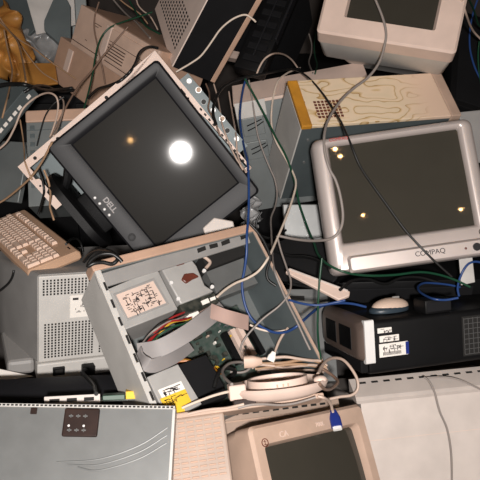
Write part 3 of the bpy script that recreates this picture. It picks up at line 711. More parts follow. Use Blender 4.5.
# ------------------------------------------------------------------ slab things under the rear-facing monitor
t = thing('black_laptop_base', ((-0.5600, 1.1214, 0.3921), (2.82, 2.21, 7.21)), 'black flat computer base squeezed under the rear-facing monitor', 'laptop')
MB().bb(0, .335, 0, .075, -.018, 0, .004).build('body', 'charcoal', t, True)
MB().bb(.0, .33, -.004, .004, -.016, -.006, .001).build('front_edge', 'black', t)
t = thing('expansion_board', ((-0.3363, 1.0613, 0.4407), (-29.28, 3.81, 9.73)), 'green circuit board with metal bracket just behind the grey side panel', 'circuit board')
MB().bb(0, .13, 0, .05, -.003, 0).build('board', 'pcb', t)
v = MB(); v.bb(-.06, .05, -.004, .0, -.004, .014); v.build('bracket', 'white', t)
v = MB()
for k in range(3): v.bb(-.05 + .034 * k, -.03 + .034 * k, -.005, -.003, .002, .009)
v.build('bracket_slots', 'hole', t)
MB().bb(.055, .10, -.002, .03, 0, .010, .001).build('green_connector', 'c_green', t); MB().bb(.102, .13, -.002, .03, 0, .016, .001).build('yellow_connector', 'yellow', t)

# ------------------------------------------------------------------ soft and papery things at the top left
def lump(fq, seed, amp):
    rnd = random.Random(seed); ph = [rnd.uniform(0, 6.28) for _ in range(6)]
    return lambda p: p + Vector((math.sin(fq * (23 * p.y + 31 * p.z) + ph[0]) * amp, math.sin(fq * (19 * p.x + 29 * p.z) + ph[1]) * amp, math.sin(fq * (27 * p.x + 17 * p.y) + ph[2]) * amp)) + Vector((math.sin(fq * 51 * p.z + ph[3]) * amp * .5, math.sin(fq * (67 * p.x - 41 * p.z) + ph[5]) * amp * .5, math.sin(fq * 61 * p.x + ph[4]) * amp * .5))
def sack(name, pose, d, m, label, cat, seed, amp=.012, fq=1.6):
    o = MB().ell((0, 0, 0), d, 56, 36, lump(fq, seed, amp)).build(name, m, None, True, ang=80)
    o.location, e = pose[0], pose[1]; o.rotation_euler = [math.radians(a) for a in e]
    return tag(o, label, cat)
sack('amber_plastic_bag', ((-0.8745, 2.5263, 0.9205), (0.0000, 0.0000, 0.0000)), (.080, .05, .145), 'orangebag', 'crumpled amber plastic bag at the upper left border', 'bag', 3, .022)
sack('clear_plastic_bag', ((-0.7768, 2.6261, 0.8979), (0.0000, 0.0000, 0.0000)), (.085, .06, .09), 'clearbag', 'crumpled translucent bag between amber bag and tilted beige case', 'bag', 5, .016)
sack('torn_plastic_sheet', ((0.0338, 1.8464, 0.5273), (0.0000, 0.0000, 0.0000)), (.026, .02, .055), 'clearbag', 'crumpled pale plastic sheet by the corner of the charcoal flat panel', 'plastic sheet', 9, .010, 4.5)
def plate(name, pose, pts, th, m, label, cat, edge=None):
    o = MB().prism(pts, 0, th).build(name, m, None, bev=.003)
    o.location = pose[0]; o.rotation_euler = [math.radians(a) for a in pose[1]]
    return tag(o, label, cat)
plate('dark_slab', ((-0.8615, 2.6331, 1.0312), (-20.0000, 0.0000, -15.0000)), [(-.12, .10), (.05, .10), (.12, -.02), (.06, -.08), (-.12, -.01)], .05, 'steeldark', 'dark slab leaning above the amber bag at the top left corner', 'panel')
plate('bent_dark_slab', ((-0.6982, 2.6024, 1.0126), (-25.0000, 0.0000, 10.0000)), [(-.05, .11), (.03, .11), (.055, .05), (.045, -.09), (.0, -.09), (-.05, -.04)], .05, 'steeldark', 'dark bent panel hanging left of the tilted beige case', 'panel')
plate('white_paper_sheet', ((-0.7448, 2.6079, 1.0482), (-20.0000, 0.0000, 20.0000)), [(-.06, .06), (.12, .06), (.11, -.06), (-.04, -.09)], .002, 'paper', 'pale paper sheet sticking up behind the two dark slabs', 'paper')
plate('blue_folder', ((-0.6691, 2.7731, 1.0476), (-10.0000, 0.0000, 5.0000)), [(-.05, .05), (.05, .06), (.05, -.28), (-.05, -.28)], .01, 'steelblue', 'grey blue folder at the top edge left of the tilted beige case', 'folder')
plate('tan_cardboard_piece', ((-0.7375, 2.3835, 0.8508), (-40.0000, 0.0000, -20.0000)), [(-.09, .04), (.06, .05), (.10, -.03), (-.04, -.06)], .01, 'orangebag', 'tan cardboard scrap below the translucent bag', 'cardboard')
plate('beige_flat_cover', ((-0.7189, 1.9709, 0.8414), (-35.0000, 0.0000, -25.0000)), [(-.08, .06), (.03, .05), (.06, -.02), (-.06, -.06)], .01, 'beige2', 'beige flat cover at the left border above the slotted chassis', 'cover')
plate('pale_sheet', ((0.2046, 1.7368, 0.5288), (-25.0000, 0.0000, 0.0000)), [(-.08, .07), (.10, .07), (.10, -.10), (-.07, -.10)], .02, 'steel', 'pale grey panel under the stained case beside the silver monitor', 'panel')
plate('white_bracket_corner', ((-0.0680, 1.5540, 0.6100), (-30.0000, 0.0000, 0.0000)), [(-.03, .0), (.0, .028), (.05, .018), (.06, -.03), (-.02, -.03)], .01, 'white', 'small white plastic corner poking out between flat panel and open case', 'plastic piece')
plate('paper_wedge', ((-0.5732, 1.3271, 0.3127), (-60.0000, 0.0000, 0.0000)), [(-.10, .03), (.06, -.005), (-.10, -.03)], .004, 'label', 'cream paper wedge under the rear-facing monitor at the left border', 'paper')
plate('black_stand_base', ((0.1800, 1.6056, 0.4841), (-45.0000, 0.0000, -20.0000)), [(x, z) for x, z in rr(.20, .13, .05)], .03, 'black', 'black rounded monitor stand base in the gap left of the silver monitor', 'monitor base')
plate('black_plastic_cover', ((0.0926, 1.6770, 0.4478), (-30.0000, 0.0000, 15.0000)), [(-.06, .05), (.05, .06), (.07, -.04), (-.05, -.06)], .02, 'black', 'black plastic cover behind the right corner of the open case', 'cover')
plate('white_card', ((0.5980, 1.5231, 0.4964), (-20.0000, 0.0000, 10.0000)), [(-.018, .035), (.02, .04), (.026, -.03), (-.014, -.035)], .004, 'paper', 'white card with blue cable in front, at the right border below the silver monitor', 'card')
plate('grey_cover_piece', ((0.6782, 1.8678, 0.8096), (-20.0000, 0.0000, 10.0000)), [(-.04, .03), (.05, .035), (.05, -.12), (-.02, -.12)],   .02, 'grey', 'grey cover piece at the right border behind the silver monitor', 'cover')

plate('dark_grey_sheet', ((-0.7086, 1.9201, 0.6378), (-30.0000, 0.0000, -25.0000)), [(-.10, .09), (.04, .10), (.05, -.09), (-.10, -.10)], .02, 'steelblue', 'dark grey metal sheet at the left border above the keyboard', 'metal sheet')
t = thing('connector_bracket', ((-0.2663, 1.6829, 0.7146), (-27.54, 48.51, -15.48)), 'narrow steel bracket with round connectors, beside the upper right edge of the cream-rimmed cover', 'bracket')
MB().bb(-.13, .13, .05, .053, .244, .275).build('bracket_plate', 'steeldark', t)
for k in range(7):
    x = -.11 + .034 * k; z = .262 + .006 * math.sin(k * 2.1)
    c = MB(); c.cyl((x, .05, z), (x, .042, z), .0085, 18); c = c.build('connector', ('steel', 'chrome', 'steel')[k % 3], t, True)
    MB().cyl((x, .042, z), (x, .030, z), .0065, 14).build('pin_sleeve', ('chrome', 'c_tan', 'black')[k % 3], c, True)

t = thing('slotted_drive_cover', ((-0.0679, 1.0973, 0.3878), (-40.28, 14.95, 28.59)), 'flat beige slotted cover lying under the swivel base, above the bottom monitor', 'cover')
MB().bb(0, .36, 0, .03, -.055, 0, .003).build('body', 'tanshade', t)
for k in range(11): MB().bb(.03 + .027 * k, .046 + .027 * k, -.001, .001, -.016, -.011).build('slot', 'hole', t)
MB().bb(-.002, .362, -.003, .004, -.030, -.026, .001).build('rib', 'beige', t)

# ------------------------------------------------------------------ cables
def cable(name, m, r, label, pts, group=None):
    o = MB().tube(pts, r, 8).build(name, m, None, True, ang=80)
    return tag(o, label, 'cable', group)
cable('green_network_cable', 'c_green', 0.0033, 'dark green cable sweeping from the grey tower down under the silver monitor',
      [(0.012, 2.026, 0.909), (0.050, 1.988, 0.849), (0.082, 1.942, 0.797), (0.108, 1.891, 0.755), (0.134, 1.837, 0.718), (0.155, 1.782, 0.670), (0.168, 1.728, 0.614), (0.179, 1.679, 0.587), (0.188, 1.625, 0.571), (0.197, 1.563, 0.562), (0.201, 1.495, 0.561), (0.217, 1.425, 0.569), (0.255, 1.396, 0.563), (0.317, 1.427, 0.537), (0.391, 1.462, 0.520), (0.466, 1.491, 0.513), (0.521, 1.505, 0.498), (0.566, 1.508, 0.481), (0.607, 1.502, 0.463)])
cable('blue_network_cable', 'c_blue', 0.0034, 'blue cable looping over the open case and along to the black computer',
      [(0.019, 2.041, 0.903), (0.010, 2.012, 0.876), (0.003, 1.962, 0.846), (0.000, 1.894, 0.815), (0.005, 1.817, 0.785), (0.013, 1.738, 0.766), (0.021, 1.658, 0.751), (0.023, 1.571, 0.701), (0.021, 1.499, 0.664), (0.017, 1.449, 0.641), (0.016, 1.422, 0.602), (0.011, 1.410, 0.562), (0.005, 1.399, 0.528), (0.011, 1.381, 0.486), (0.026, 1.364, 0.455), (0.049, 1.348, 0.440), (0.081, 1.330, 0.434), (0.109, 1.315, 0.444), (0.132, 1.302, 0.467), (0.153, 1.324, 0.473), (0.178, 1.378, 0.460), (0.208, 1.423, 0.452), (0.251, 1.452, 0.443), (0.292, 1.466, 0.433), (0.330, 1.468, 0.422)])
cable('blue_patch_cable', 'c_blue', 0.0030, 'short blue cable stretching from the grey drive box toward the black computer',
      [(0.116, 1.338, 0.519), (0.143, 1.346, 0.506), (0.169, 1.351, 0.498), (0.197, 1.349, 0.499), (0.232, 1.345, 0.509), (0.251, 1.347, 0.513)])
cable('white_cable', 'c_white', 0.0032, 'cream cable hanging from the grey tower and curving into the open case',
      [(0.204, 2.249, 0.896), (0.180, 2.220, 0.894), (0.150, 2.162, 0.892), (0.118, 2.091, 0.878), (0.100, 2.016, 0.823), (0.097, 1.954, 0.776), (0.108, 1.899, 0.743), (0.135, 1.840, 0.706), (0.154, 1.788, 0.680), (0.159, 1.741, 0.664), (0.146, 1.679, 0.644), (0.124, 1.601, 0.622), (0.097, 1.511, 0.604), (0.070, 1.415, 0.595), (0.046, 1.389, 0.571), (0.019, 1.368, 0.562), (-0.010, 1.345, 0.561), (-0.034, 1.317, 0.559), (-0.052, 1.287, 0.557)])
cable('grey_loop_cable', 'c_grey', 0.0036, 'thick grey cable crossing the stained case and wrapping the left edge of the silver monitor',
      [(0.372, 1.907, 1.147), (0.393, 1.883, 1.099), (0.402, 1.863, 1.062), (0.399, 1.851, 1.033), (0.385, 1.833, 0.988), (0.354, 1.811, 0.951), (0.312, 1.785, 0.926), (0.281, 1.751, 0.909), (0.251, 1.703, 0.889), (0.224, 1.643, 0.866), (0.210, 1.579, 0.844), (0.211, 1.548, 0.812), (0.222, 1.527, 0.779), (0.235, 1.513, 0.758), (0.246, 1.493, 0.725), (0.252, 1.468, 0.683), (0.246, 1.449, 0.656), (0.231, 1.439, 0.639), (0.210, 1.452, 0.623), (0.177, 1.490, 0.603), (0.140, 1.522, 0.593), (0.102, 1.539, 0.594)])
cable('black_power_cable', 'c_black', 0.0028, 'thin black cord running diagonally across the silver monitor screen',
      [(0.147, 2.154, 0.907), (0.167, 2.119, 0.915), (0.185, 2.038, 0.923), (0.199, 1.926, 0.928), (0.212, 1.835, 0.924), (0.232, 1.773, 0.905), (0.252, 1.705, 0.879), (0.261, 1.640, 0.867), (0.272, 1.566, 0.841), (0.296, 1.530, 0.788), (0.325, 1.500, 0.749), (0.360, 1.467, 0.706), (0.398, 1.430, 0.660), (0.435, 1.399, 0.625), (0.472, 1.382, 0.592), (0.507, 1.372, 0.563)])
cable('grey_cable', 'c_grey', 0.0028, 'grey cable running from the grey tower along the right lip of the open case',
      [(0.028, 2.070, 0.891), (0.037, 2.047, 0.843), (0.046, 2.025, 0.788), (0.057, 2.002, 0.729), (0.076, 1.980, 0.677), (0.095, 1.959, 0.636), (0.110, 1.938, 0.605), (0.116, 1.907, 0.572), (0.109, 1.860, 0.548), (0.093, 1.788, 0.539), (0.089, 1.683, 0.540), (0.085, 1.547, 0.553), (0.082, 1.395, 0.575), (0.098, 1.360, 0.540), (0.116, 1.330, 0.508), (0.134, 1.303, 0.480), (0.153, 1.274, 0.447), (0.163, 1.260, 0.431)])
cable('taupe_cable', 'c_grey', 0.0026, 'taupe cable bending back over the open case right wall to its board',
      [(0.095, 1.512, 0.606), (0.104, 1.484, 0.578), (0.115, 1.443, 0.556), (0.124, 1.395, 0.539), (0.116, 1.349, 0.529), (0.093, 1.337, 0.503), (0.057, 1.324, 0.478), (0.026, 1.309, 0.451), (0.007, 1.295, 0.430), (0.000, 1.282, 0.415)])
cable('beige_power_cable', 'c_beige', 0.0034, 'short cream lead with a small plug over the right side of the open case',
      [(0.115, 1.326, 0.448), (0.104, 1.329, 0.428), (0.095, 1.330, 0.407), (0.088, 1.329, 0.386), (0.082, 1.327, 0.372), (0.079, 1.325, 0.365)])
cable('arched_cable', 'c_beige', 0.0030, 'pale cable arching above the grey tower top edge',
      [(0.050, 2.059, 0.906), (0.062, 2.072, 0.933), (0.078, 2.087, 0.954), (0.101, 2.105, 0.965), (0.126, 2.177, 0.956), (0.154, 2.257, 0.937), (0.181, 2.316, 0.911), (0.201, 2.346, 0.884), (0.210, 2.349, 0.871)])
cable('white_cable', 'c_white', 0.0030, 'cream cable curving over the black side of the perforated case',
      [(-0.199, 2.056, 0.919), (-0.179, 2.058, 0.930), (-0.154, 2.059, 0.944), (-0.124, 2.060, 0.964), (-0.102, 2.060, 0.989), (-0.082, 2.060, 1.016), (-0.061, 2.060, 1.044), (-0.035, 2.058, 1.067), (-0.008, 2.059, 1.082), (0.018, 2.062, 1.087), (0.039, 2.057, 1.075), (0.048, 2.054, 1.067)])
cable('thick_black_cable', 'c_black', 0.0046, 'thick black cord lying along the cream top edge of the grey tower',
      [(-0.065, 1.732, 0.837), (-0.074, 1.764, 0.860), (-0.071, 1.829, 0.880), (-0.053, 1.921, 0.897), (-0.020, 1.988, 0.904), (0.022, 2.031, 0.908), (0.069, 2.059, 0.912), (0.123, 2.143, 0.905), (0.169, 2.207, 0.899), (0.203, 2.237, 0.895)])
cable('beige_cable', 'c_beige', 0.0026, 'beige cable dangling beside the right corner of the charcoal flat panel',
      [(-0.036, 2.121, 0.843), (-0.029, 2.051, 0.816), (-0.020, 1.923, 0.802), (-0.011, 1.765, 0.797), (-0.008, 1.712, 0.769), (0.001, 1.664, 0.751), (0.016, 1.620, 0.741)])
cable('green_cable', 'c_green', 0.0030, 'green cable arched across the tilted beige desktop case',
      [(-0.302, 2.353, 1.066), (-0.344, 2.324, 1.054), (-0.384, 2.271, 1.045), (-0.425, 2.237, 1.031), (-0.452, 2.225, 1.007), (-0.466, 2.202, 0.977), (-0.471, 2.165, 0.943), (-0.472, 2.112, 0.903), (-0.474, 2.046, 0.863), (-0.477, 1.974, 0.825)])
cable('brown_cable', 'c_brown', 0.0028, 'brown cable running straight down the tilted beige desktop case',
      [(-0.476, 2.327, 1.101), (-0.489, 2.307, 1.060), (-0.491, 2.286, 1.019), (-0.481, 2.262, 0.976), (-0.469, 2.236, 0.929), (-0.460, 2.219, 0.887), (-0.454, 2.204, 0.851)])
cable('long_brown_cable', 'c_brown', 0.0030, 'long brown cable slanting from the louvred grille to the grey short tower',
      [(-0.364, 2.207, 1.035), (-0.410, 2.183, 0.987), (-0.450, 2.153, 0.943), (-0.480, 2.113, 0.905), (-0.505, 2.065, 0.878), (-0.525, 2.001, 0.844), (-0.547, 1.947, 0.798), (-0.566, 1.924, 0.764), (-0.575, 1.913, 0.748)])
cable('black_monitor_cable', 'c_black', 0.0042, 'black cord curling past the louvred grille at the top corner of the case cover',
      [(-0.249, 2.036, 0.994), (-0.270, 2.021, 1.000), (-0.284, 1.983, 1.000), (-0.291, 1.922, 0.995), (-0.289, 1.844, 0.985), (-0.288, 1.759, 0.980), (-0.303, 1.751, 0.965), (-0.323, 1.745, 0.951), (-0.359, 1.790, 0.931), (-0.408, 1.874, 0.904), (-0.440, 1.923, 0.877), (-0.452, 1.930, 0.866)])
cable('black_cable', 'c_black', 0.0060, 'thick black cord bundle crossing above the short tower at the left',
      [(-0.703, 1.899, 0.908), (-0.678, 1.895, 0.913), (-0.646, 1.882, 0.917), (-0.609, 1.864, 0.918), (-0.600, 1.928, 0.894), (-0.605, 2.042, 0.864), (-0.602, 2.134, 0.846), (-0.582, 2.190, 0.838), (-0.566, 2.203, 0.838)])
cable('black_cable', 'c_black', 0.0050, 'second black cord, twisted just under the thick black bundle at the left',
      [(-0.614, 1.852, 0.900), (-0.596, 1.871, 0.909), (-0.610, 1.994, 0.889), (-0.617, 2.100, 0.863), (-0.616, 2.180, 0.834), (-0.602, 2.234, 0.819), (-0.575, 2.262, 0.819)])
cable('tan_cable', 'c_tan', 0.0030, 'tan cable bending down over the amber bag, ending near the slotted chassis',
      [(-0.864, 2.435, 1.031), (-0.828, 2.405, 1.007), (-0.789, 2.350, 0.989), (-0.749, 2.269, 0.976), (-0.706, 2.155, 0.951), (-0.660, 2.022, 0.933), (-0.614, 1.881, 0.923)])
cable('tan_cable', 'c_tan', 0.0028, 'longest tan cable stretching from the amber bag to the tilted beige case',
      [(-0.880, 2.487, 1.043), (-0.844, 2.464, 0.997), (-0.800, 2.443, 0.962), (-0.748, 2.423, 0.936), (-0.693, 2.397, 0.900), (-0.638, 2.371, 0.868), (-0.586, 2.346, 0.840)])
cable('tan_cable', 'c_tan', 0.0028, 'tan cable running down the left border over the beige flat cover',
      [(-0.807, 2.318, 1.011), (-0.786, 2.265, 0.962), (-0.755, 2.186, 0.930), (-0.720, 2.086, 0.913), (-0.693, 1.967, 0.890), (-0.666, 1.843, 0.872), (-0.669, 1.802, 0.838)])
cable('tan_cable', 'c_tan', 0.0026, 'short tan cable crossing the translucent bag',
      [(-0.804, 2.438, 0.958), (-0.774, 2.417, 0.921), (-0.742, 2.392, 0.887), (-0.707, 2.366, 0.858), (-0.667, 2.344, 0.840), (-0.648, 2.334, 0.832)])
cable('beige_mouse_cable', 'c_beige', 0.0030, 'beige cable looping over the slotted chassis and the short tower',
      [(-0.712, 1.846, 0.732), (-0.682, 1.846, 0.757), (-0.652, 1.841, 0.800), (-0.626, 1.850, 0.849), (-0.602, 1.875, 0.872), (-0.584, 1.914, 0.880), (-0.571, 1.956, 0.875), (-0.558, 1.973, 0.859), (-0.554, 1.967, 0.832), (-0.559, 1.946, 0.798), (-0.569, 1.925, 0.767), (-0.575, 1.915, 0.751)])
cable('pink_cable', 'c_beige', 0.0026, 'pale cable hanging in front of the terracotta top trim',
      [(-0.562, 2.029, 0.847), (-0.545, 1.998, 0.842), (-0.529, 1.931, 0.832), (-0.518, 1.838, 0.818), (-0.503, 1.738, 0.817), (-0.496, 1.687, 0.819)])
cable('thin_beige_cable', 'c_tan', 0.0022, 'thin tan cable going down left of the case cover corner',
      [(-0.651, 1.894, 0.809), (-0.632, 1.841, 0.772), (-0.605, 1.757, 0.755), (-0.573, 1.658, 0.756), (-0.561, 1.644, 0.727), (-0.554, 1.638, 0.713)])
cable('thin_black_cable', 'c_black', 0.0026, 'thin black cable across the short tower face',
      [(-0.539, 1.989, 0.856), (-0.570, 1.974, 0.837), (-0.591, 1.950, 0.808), (-0.603, 1.925, 0.770), (-0.609, 1.905, 0.742), (-0.612, 1.896, 0.729)])
cable('hanging_grey_cable', 'c_grey', 0.0024, 'grey cable hanging down the front of the pale case at bottom right',
      [(0.440, 1.271, 0.346), (0.453, 1.265, 0.336), (0.465, 1.252, 0.313), (0.477, 1.232, 0.273), (0.494, 1.213, 0.236), (0.503, 1.188, 0.185), (0.504, 1.156, 0.121)])
cable('grey_side_cable', 'c_grey', 0.0024, 'grey cable trailing along the slotted lip to the right border',
      [(0.449, 1.290, 0.329), (0.482, 1.289, 0.332), (0.510, 1.285, 0.333), (0.536, 1.278, 0.329), (0.568, 1.266, 0.319), (0.586, 1.262, 0.311)])
cable('blue_loop_cable', 'c_blue', 0.0032, 'blue cable rising to the right border in front of the white card',
      [(0.645, 1.532, 0.518), (0.623, 1.533, 0.522), (0.603, 1.528, 0.518), (0.588, 1.519, 0.501), (0.580, 1.514, 0.476), (0.579, 1.512, 0.452), (0.584, 1.508, 0.432)])
cable('blue_loop_cable', 'c_blue', 0.0030, 'blue cable loop lying flat behind the black adapter',
      [(0.603, 1.560, 0.430), (0.570, 1.557, 0.439), (0.531, 1.545, 0.450), (0.491, 1.523, 0.463), (0.466, 1.488, 0.472), (0.457, 1.445, 0.482), (0.460, 1.397, 0.496), (0.469, 1.359, 0.509), (0.496, 1.359, 0.507), (0.526, 1.362, 0.511)])
cable('blue_corner_cable', 'c_blue', 0.0032, 'blue cable bowing down the upper right border',
      [(0.812, 2.358, 1.111), (0.792, 2.328, 1.063), (0.776, 2.287, 1.013), (0.769, 2.241, 0.963), (0.772, 2.195, 0.921), (0.782, 2.161, 0.889), (0.796, 2.138, 0.865)])
cable('beige_corner_cable', 'c_beige', 0.0032, 'tan beige cable at the upper right corner',
      [(0.603, 1.885, 1.149), (0.634, 1.922, 1.105), (0.679, 2.009, 1.065), (0.719, 2.079, 1.035), (0.755, 2.117, 1.010), (0.770, 2.122, 1.000)])
cable('green_corner_cable', 'c_green', 0.0026, 'green cable at the upper right border',
      [(0.791, 2.226, 1.004), (0.784, 2.200, 0.957), (0.782, 2.169, 0.911), (0.786, 2.136, 0.865)])
cable('pale_loop_cable', 'c_beige', 0.0036, 'pale cable loop beside the black computer lower left corner',
      [(0.164, 1.119, 0.467), (0.180, 1.172, 0.451), (0.199, 1.218, 0.433), (0.221, 1.252, 0.414), (0.244, 1.272, 0.394), (0.264, 1.276, 0.369), (0.280, 1.268, 0.342), (0.281, 1.256, 0.322), (0.266, 1.247, 0.311), (0.238, 1.243, 0.309), (0.215, 1.239, 0.306), (0.204, 1.237, 0.305)])
cable('green_hanging_cable', 'c_green', 0.0026, 'green cable hanging straight down left of the black computer',
      [(0.199, 1.412, 0.593), (0.194, 1.392, 0.554), (0.190, 1.369, 0.519), (0.187, 1.342, 0.489), (0.184, 1.305, 0.456), (0.184, 1.261, 0.433), (0.188, 1.227, 0.410)])
cable('brown_twisted_cable', 'c_brown', 0.0036, 'brown twisted cord knotted beside the pale cable loop',
      [(0.177, 1.216, 0.417), (0.195, 1.205, 0.411), (0.209, 1.184, 0.412), (0.213, 1.152, 0.421), (0.193, 1.108, 0.439), (0.172, 1.061, 0.473), (0.157, 1.038, 0.503)])
cable('black_power_cable', 'c_black', 0.0044, 'black power lead hanging from the rear-facing monitor socket',
      [(-0.349, 1.177, 0.430), (-0.338, 1.165, 0.426), (-0.324, 1.145, 0.429), (-0.309, 1.118, 0.437), (-0.299, 1.085, 0.449), (-0.293, 1.068, 0.456)])
cable('black_coiled_cable', 'c_black', 0.0044, 'glossy black coiled cord between keyboard and open case',
      [(-0.400, 1.486, 0.545), (-0.383, 1.477, 0.570), (-0.355, 1.443, 0.599), (-0.317, 1.385, 0.628), (-0.279, 1.308, 0.656), (-0.265, 1.260, 0.667), (-0.275, 1.246, 0.662), (-0.294, 1.240, 0.669), (-0.311, 1.231, 0.671), (-0.323, 1.228, 0.666), (-0.316, 1.240, 0.676), (-0.299, 1.254, 0.681), (-0.277, 1.260, 0.679), (-0.262, 1.259, 0.668), (-0.256, 1.257, 0.661)])
cable('grey_coiled_cable', 'c_grey', 0.0032, 'dark grey cord curled at the left end of the swivel base',
      [(-0.016, 1.034, 0.506), (-0.032, 1.087, 0.483), (-0.037, 1.137, 0.464), (-0.026, 1.179, 0.449), (-0.009, 1.209, 0.433), (0.009, 1.228, 0.418), (0.023, 1.237, 0.402), (0.017, 1.238, 0.389), (-0.000, 1.238, 0.383), (-0.023, 1.239, 0.384)])
cable('black_connector_cable', 'c_black', 0.0044, 'black lead end beside the power supply',
      [(-0.055, 1.112, 0.437), (-0.050, 1.132, 0.447), (-0.043, 1.154, 0.449), (-0.031, 1.177, 0.440), (-0.013, 1.192, 0.424), (-0.013, 1.199, 0.407), (-0.032, 1.198, 0.392)])
cable('black_keyboard_cable', 'c_black', 0.0034, 'short black cable sticking up behind the keyboard corner',
      [(-0.456, 1.540, 0.570), (-0.463, 1.618, 0.548), (-0.465, 1.674, 0.524), (-0.462, 1.700, 0.501), (-0.458, 1.700, 0.480), (-0.456, 1.696, 0.471)])
cable('white_tail_cable', 'c_white', 0.0028, 'white cable lying under the blue loop in the open case',
      [(0.024, 1.344, 0.446), (0.043, 1.340, 0.438), (0.065, 1.337, 0.433), (0.087, 1.333, 0.433), (0.106, 1.329, 0.439), (0.116, 1.327, 0.442)])
cable('vga_cable', 'c_beige', 0.0030, 'short beige cable ending in a blue video plug over the bottom monitor bezel',
      [(0.156, 1.048, 0.466), (0.168, 1.048, 0.462), (0.181, 1.069, 0.438), (0.190, 1.085, 0.414), (0.195, 1.093, 0.395), (0.197, 1.094, 0.388)])
cable('black_tangled_cable', 'c_black', 0.0040, 'black cable running over the black stand base toward the silver monitor',
      [(0.051, 1.673, 0.545), (0.071, 1.649, 0.521), (0.100, 1.615, 0.512), (0.135, 1.574, 0.518), (0.170, 1.529, 0.538), (0.199, 1.473, 0.555), (0.220, 1.412, 0.566)])
cable('black_tangled_cable', 'c_black', 0.0036, 'black cable dropping behind the right corner of the open case',
      [(0.025, 1.463, 0.661), (0.045, 1.451, 0.642), (0.062, 1.434, 0.620), (0.073, 1.412, 0.593), (0.065, 1.393, 0.568), (0.068, 1.381, 0.550), (0.087, 1.372, 0.538)])
cable('black_tangled_cable', 'c_black', 0.0034, 'small black cable loop below the crumpled pale sheet',
      [(0.067, 1.828, 0.542), (0.052, 1.820, 0.519), (0.051, 1.811, 0.495), (0.067, 1.794, 0.477), (0.094, 1.773, 0.478), (0.117, 1.748, 0.498), (0.134, 1.731, 0.525)])
cable('black_tangled_cable', 'c_black', 0.0040, 'black cable in the shadow above the computer mouse',
      [(0.240, 1.362, 0.533), (0.281, 1.423, 0.525), (0.329, 1.471, 0.503), (0.382, 1.504, 0.471), (0.433, 1.539, 0.470), (0.488, 1.557, 0.462), (0.546, 1.558, 0.444)])
cable('steel_grey_cable', 'c_grey', 0.0028, 'grey cable in the gap left of the cream monitor at the top',
      [(0.261, 2.556, 0.967), (0.267, 2.511, 0.940), (0.259, 2.428, 0.919), (0.240, 2.314, 0.905), (0.236, 2.182, 0.902), (0.234, 2.112, 0.902)])
cable('teal_grey_cable', 'c_green', 0.0026, 'greenish cable in the gap left of the cream monitor at the top',
      [(0.282, 2.513, 0.980), (0.272, 2.460, 0.944), (0.266, 2.371, 0.919), (0.262, 2.255, 0.908), (0.244, 2.127, 0.909), (0.240, 2.111, 0.902)])
cable('beige_gap_cable', 'c_beige', 0.0024, 'thin beige cable in the gap right of the case cover top corner',
      [(-0.080, 2.007, 0.891), (-0.067, 1.945, 0.864), (-0.057, 1.838, 0.851), (-0.049, 1.752, 0.834), (-0.031, 1.699, 0.800), (-0.012, 1.649, 0.773), (0.008, 1.618, 0.748)])
cable('brown_gap_cable', 'c_brown', 0.0026, 'brown cable in the gap beside the flat panel upper edge',
      [(-0.099, 1.907, 0.912), (-0.089, 1.869, 0.897), (-0.085, 1.807, 0.888), (-0.088, 1.783, 0.871), (-0.078, 1.760, 0.856), (-0.065, 1.735, 0.836), (-0.054, 1.722, 0.809)])
cable('dark_left_cable', 'c_black', 0.0034, 'black cable hanging below the left corner of the case cover',
      [(-0.542, 1.663, 0.738), (-0.530, 1.648, 0.709), (-0.526, 1.636, 0.680), (-0.540, 1.649, 0.645), (-0.552, 1.657, 0.618), (-0.557, 1.656, 0.607)])
cable('tan_left_cable', 'c_tan', 0.0030, 'tan cable passing behind the left corner of the case cover to the border',
      [(-0.476, 1.596, 0.829), (-0.494, 1.603, 0.800), (-0.523, 1.625, 0.760), (-0.561, 1.645, 0.716), (-0.616, 1.679, 0.667), (-0.661, 1.706, 0.631), (-0.691, 1.718, 0.612)])
cable('tan_short_cable', 'c_tan', 0.0028, 'short tan cable below the case cover left corner, near the keyboard',
      [(-0.500, 1.578, 0.761), (-0.488, 1.564, 0.734), (-0.491, 1.576, 0.696), (-0.507, 1.609, 0.650), (-0.509, 1.627, 0.615), (-0.507, 1.628, 0.601)])
cable('grey_keyboard_cable', 'c_black', 0.0032, 'black cable at the left border under the keyboard',
      [(-0.630, 1.477, 0.462), (-0.615, 1.478, 0.473), (-0.599, 1.476, 0.488), (-0.586, 1.472, 0.506), (-0.579, 1.470, 0.522), (-0.578, 1.473, 0.528)])
cable('grey_base_cable', 'c_grey', 0.0026, 'thin grey cable lying under the front of the swivel base',
      [(-0.004, 1.006, 0.471), (0.019, 1.010, 0.475), (0.046, 1.016, 0.472), (0.079, 1.022, 0.465), (0.106, 1.029, 0.463), (0.130, 1.036, 0.465), (0.151, 1.040, 0.470)])
cable('yellowed_cable', 'c_beige', 0.0028, 'beige cable on the ledge left of the swivel base',
      [(-0.102, 1.012, 0.451), (-0.079, 1.013, 0.457), (-0.054, 1.012, 0.463), (-0.027, 1.009, 0.468), (-0.004, 1.007, 0.476), (0.008, 1.008, 0.479)])
cable('pale_inner_cable', 'c_white', 0.0028, 'white cable from the power supply to the swivel base',
      [(-0.116, 1.039, 0.444), (-0.098, 1.041, 0.452), (-0.077, 1.040, 0.463), (-0.055, 1.036, 0.476), (-0.034, 1.029, 0.489), (-0.023, 1.025, 0.495)])
cable('green_dark_cable', 'c_green', 0.0028, 'dark green cable in the very top right corner',
      [(0.625, 1.894, 1.148), (0.676, 2.004, 1.118), (0.722, 2.098, 1.083), (0.758, 2.166, 1.049), (0.787, 2.206, 1.031), (0.797, 2.214, 1.024)])
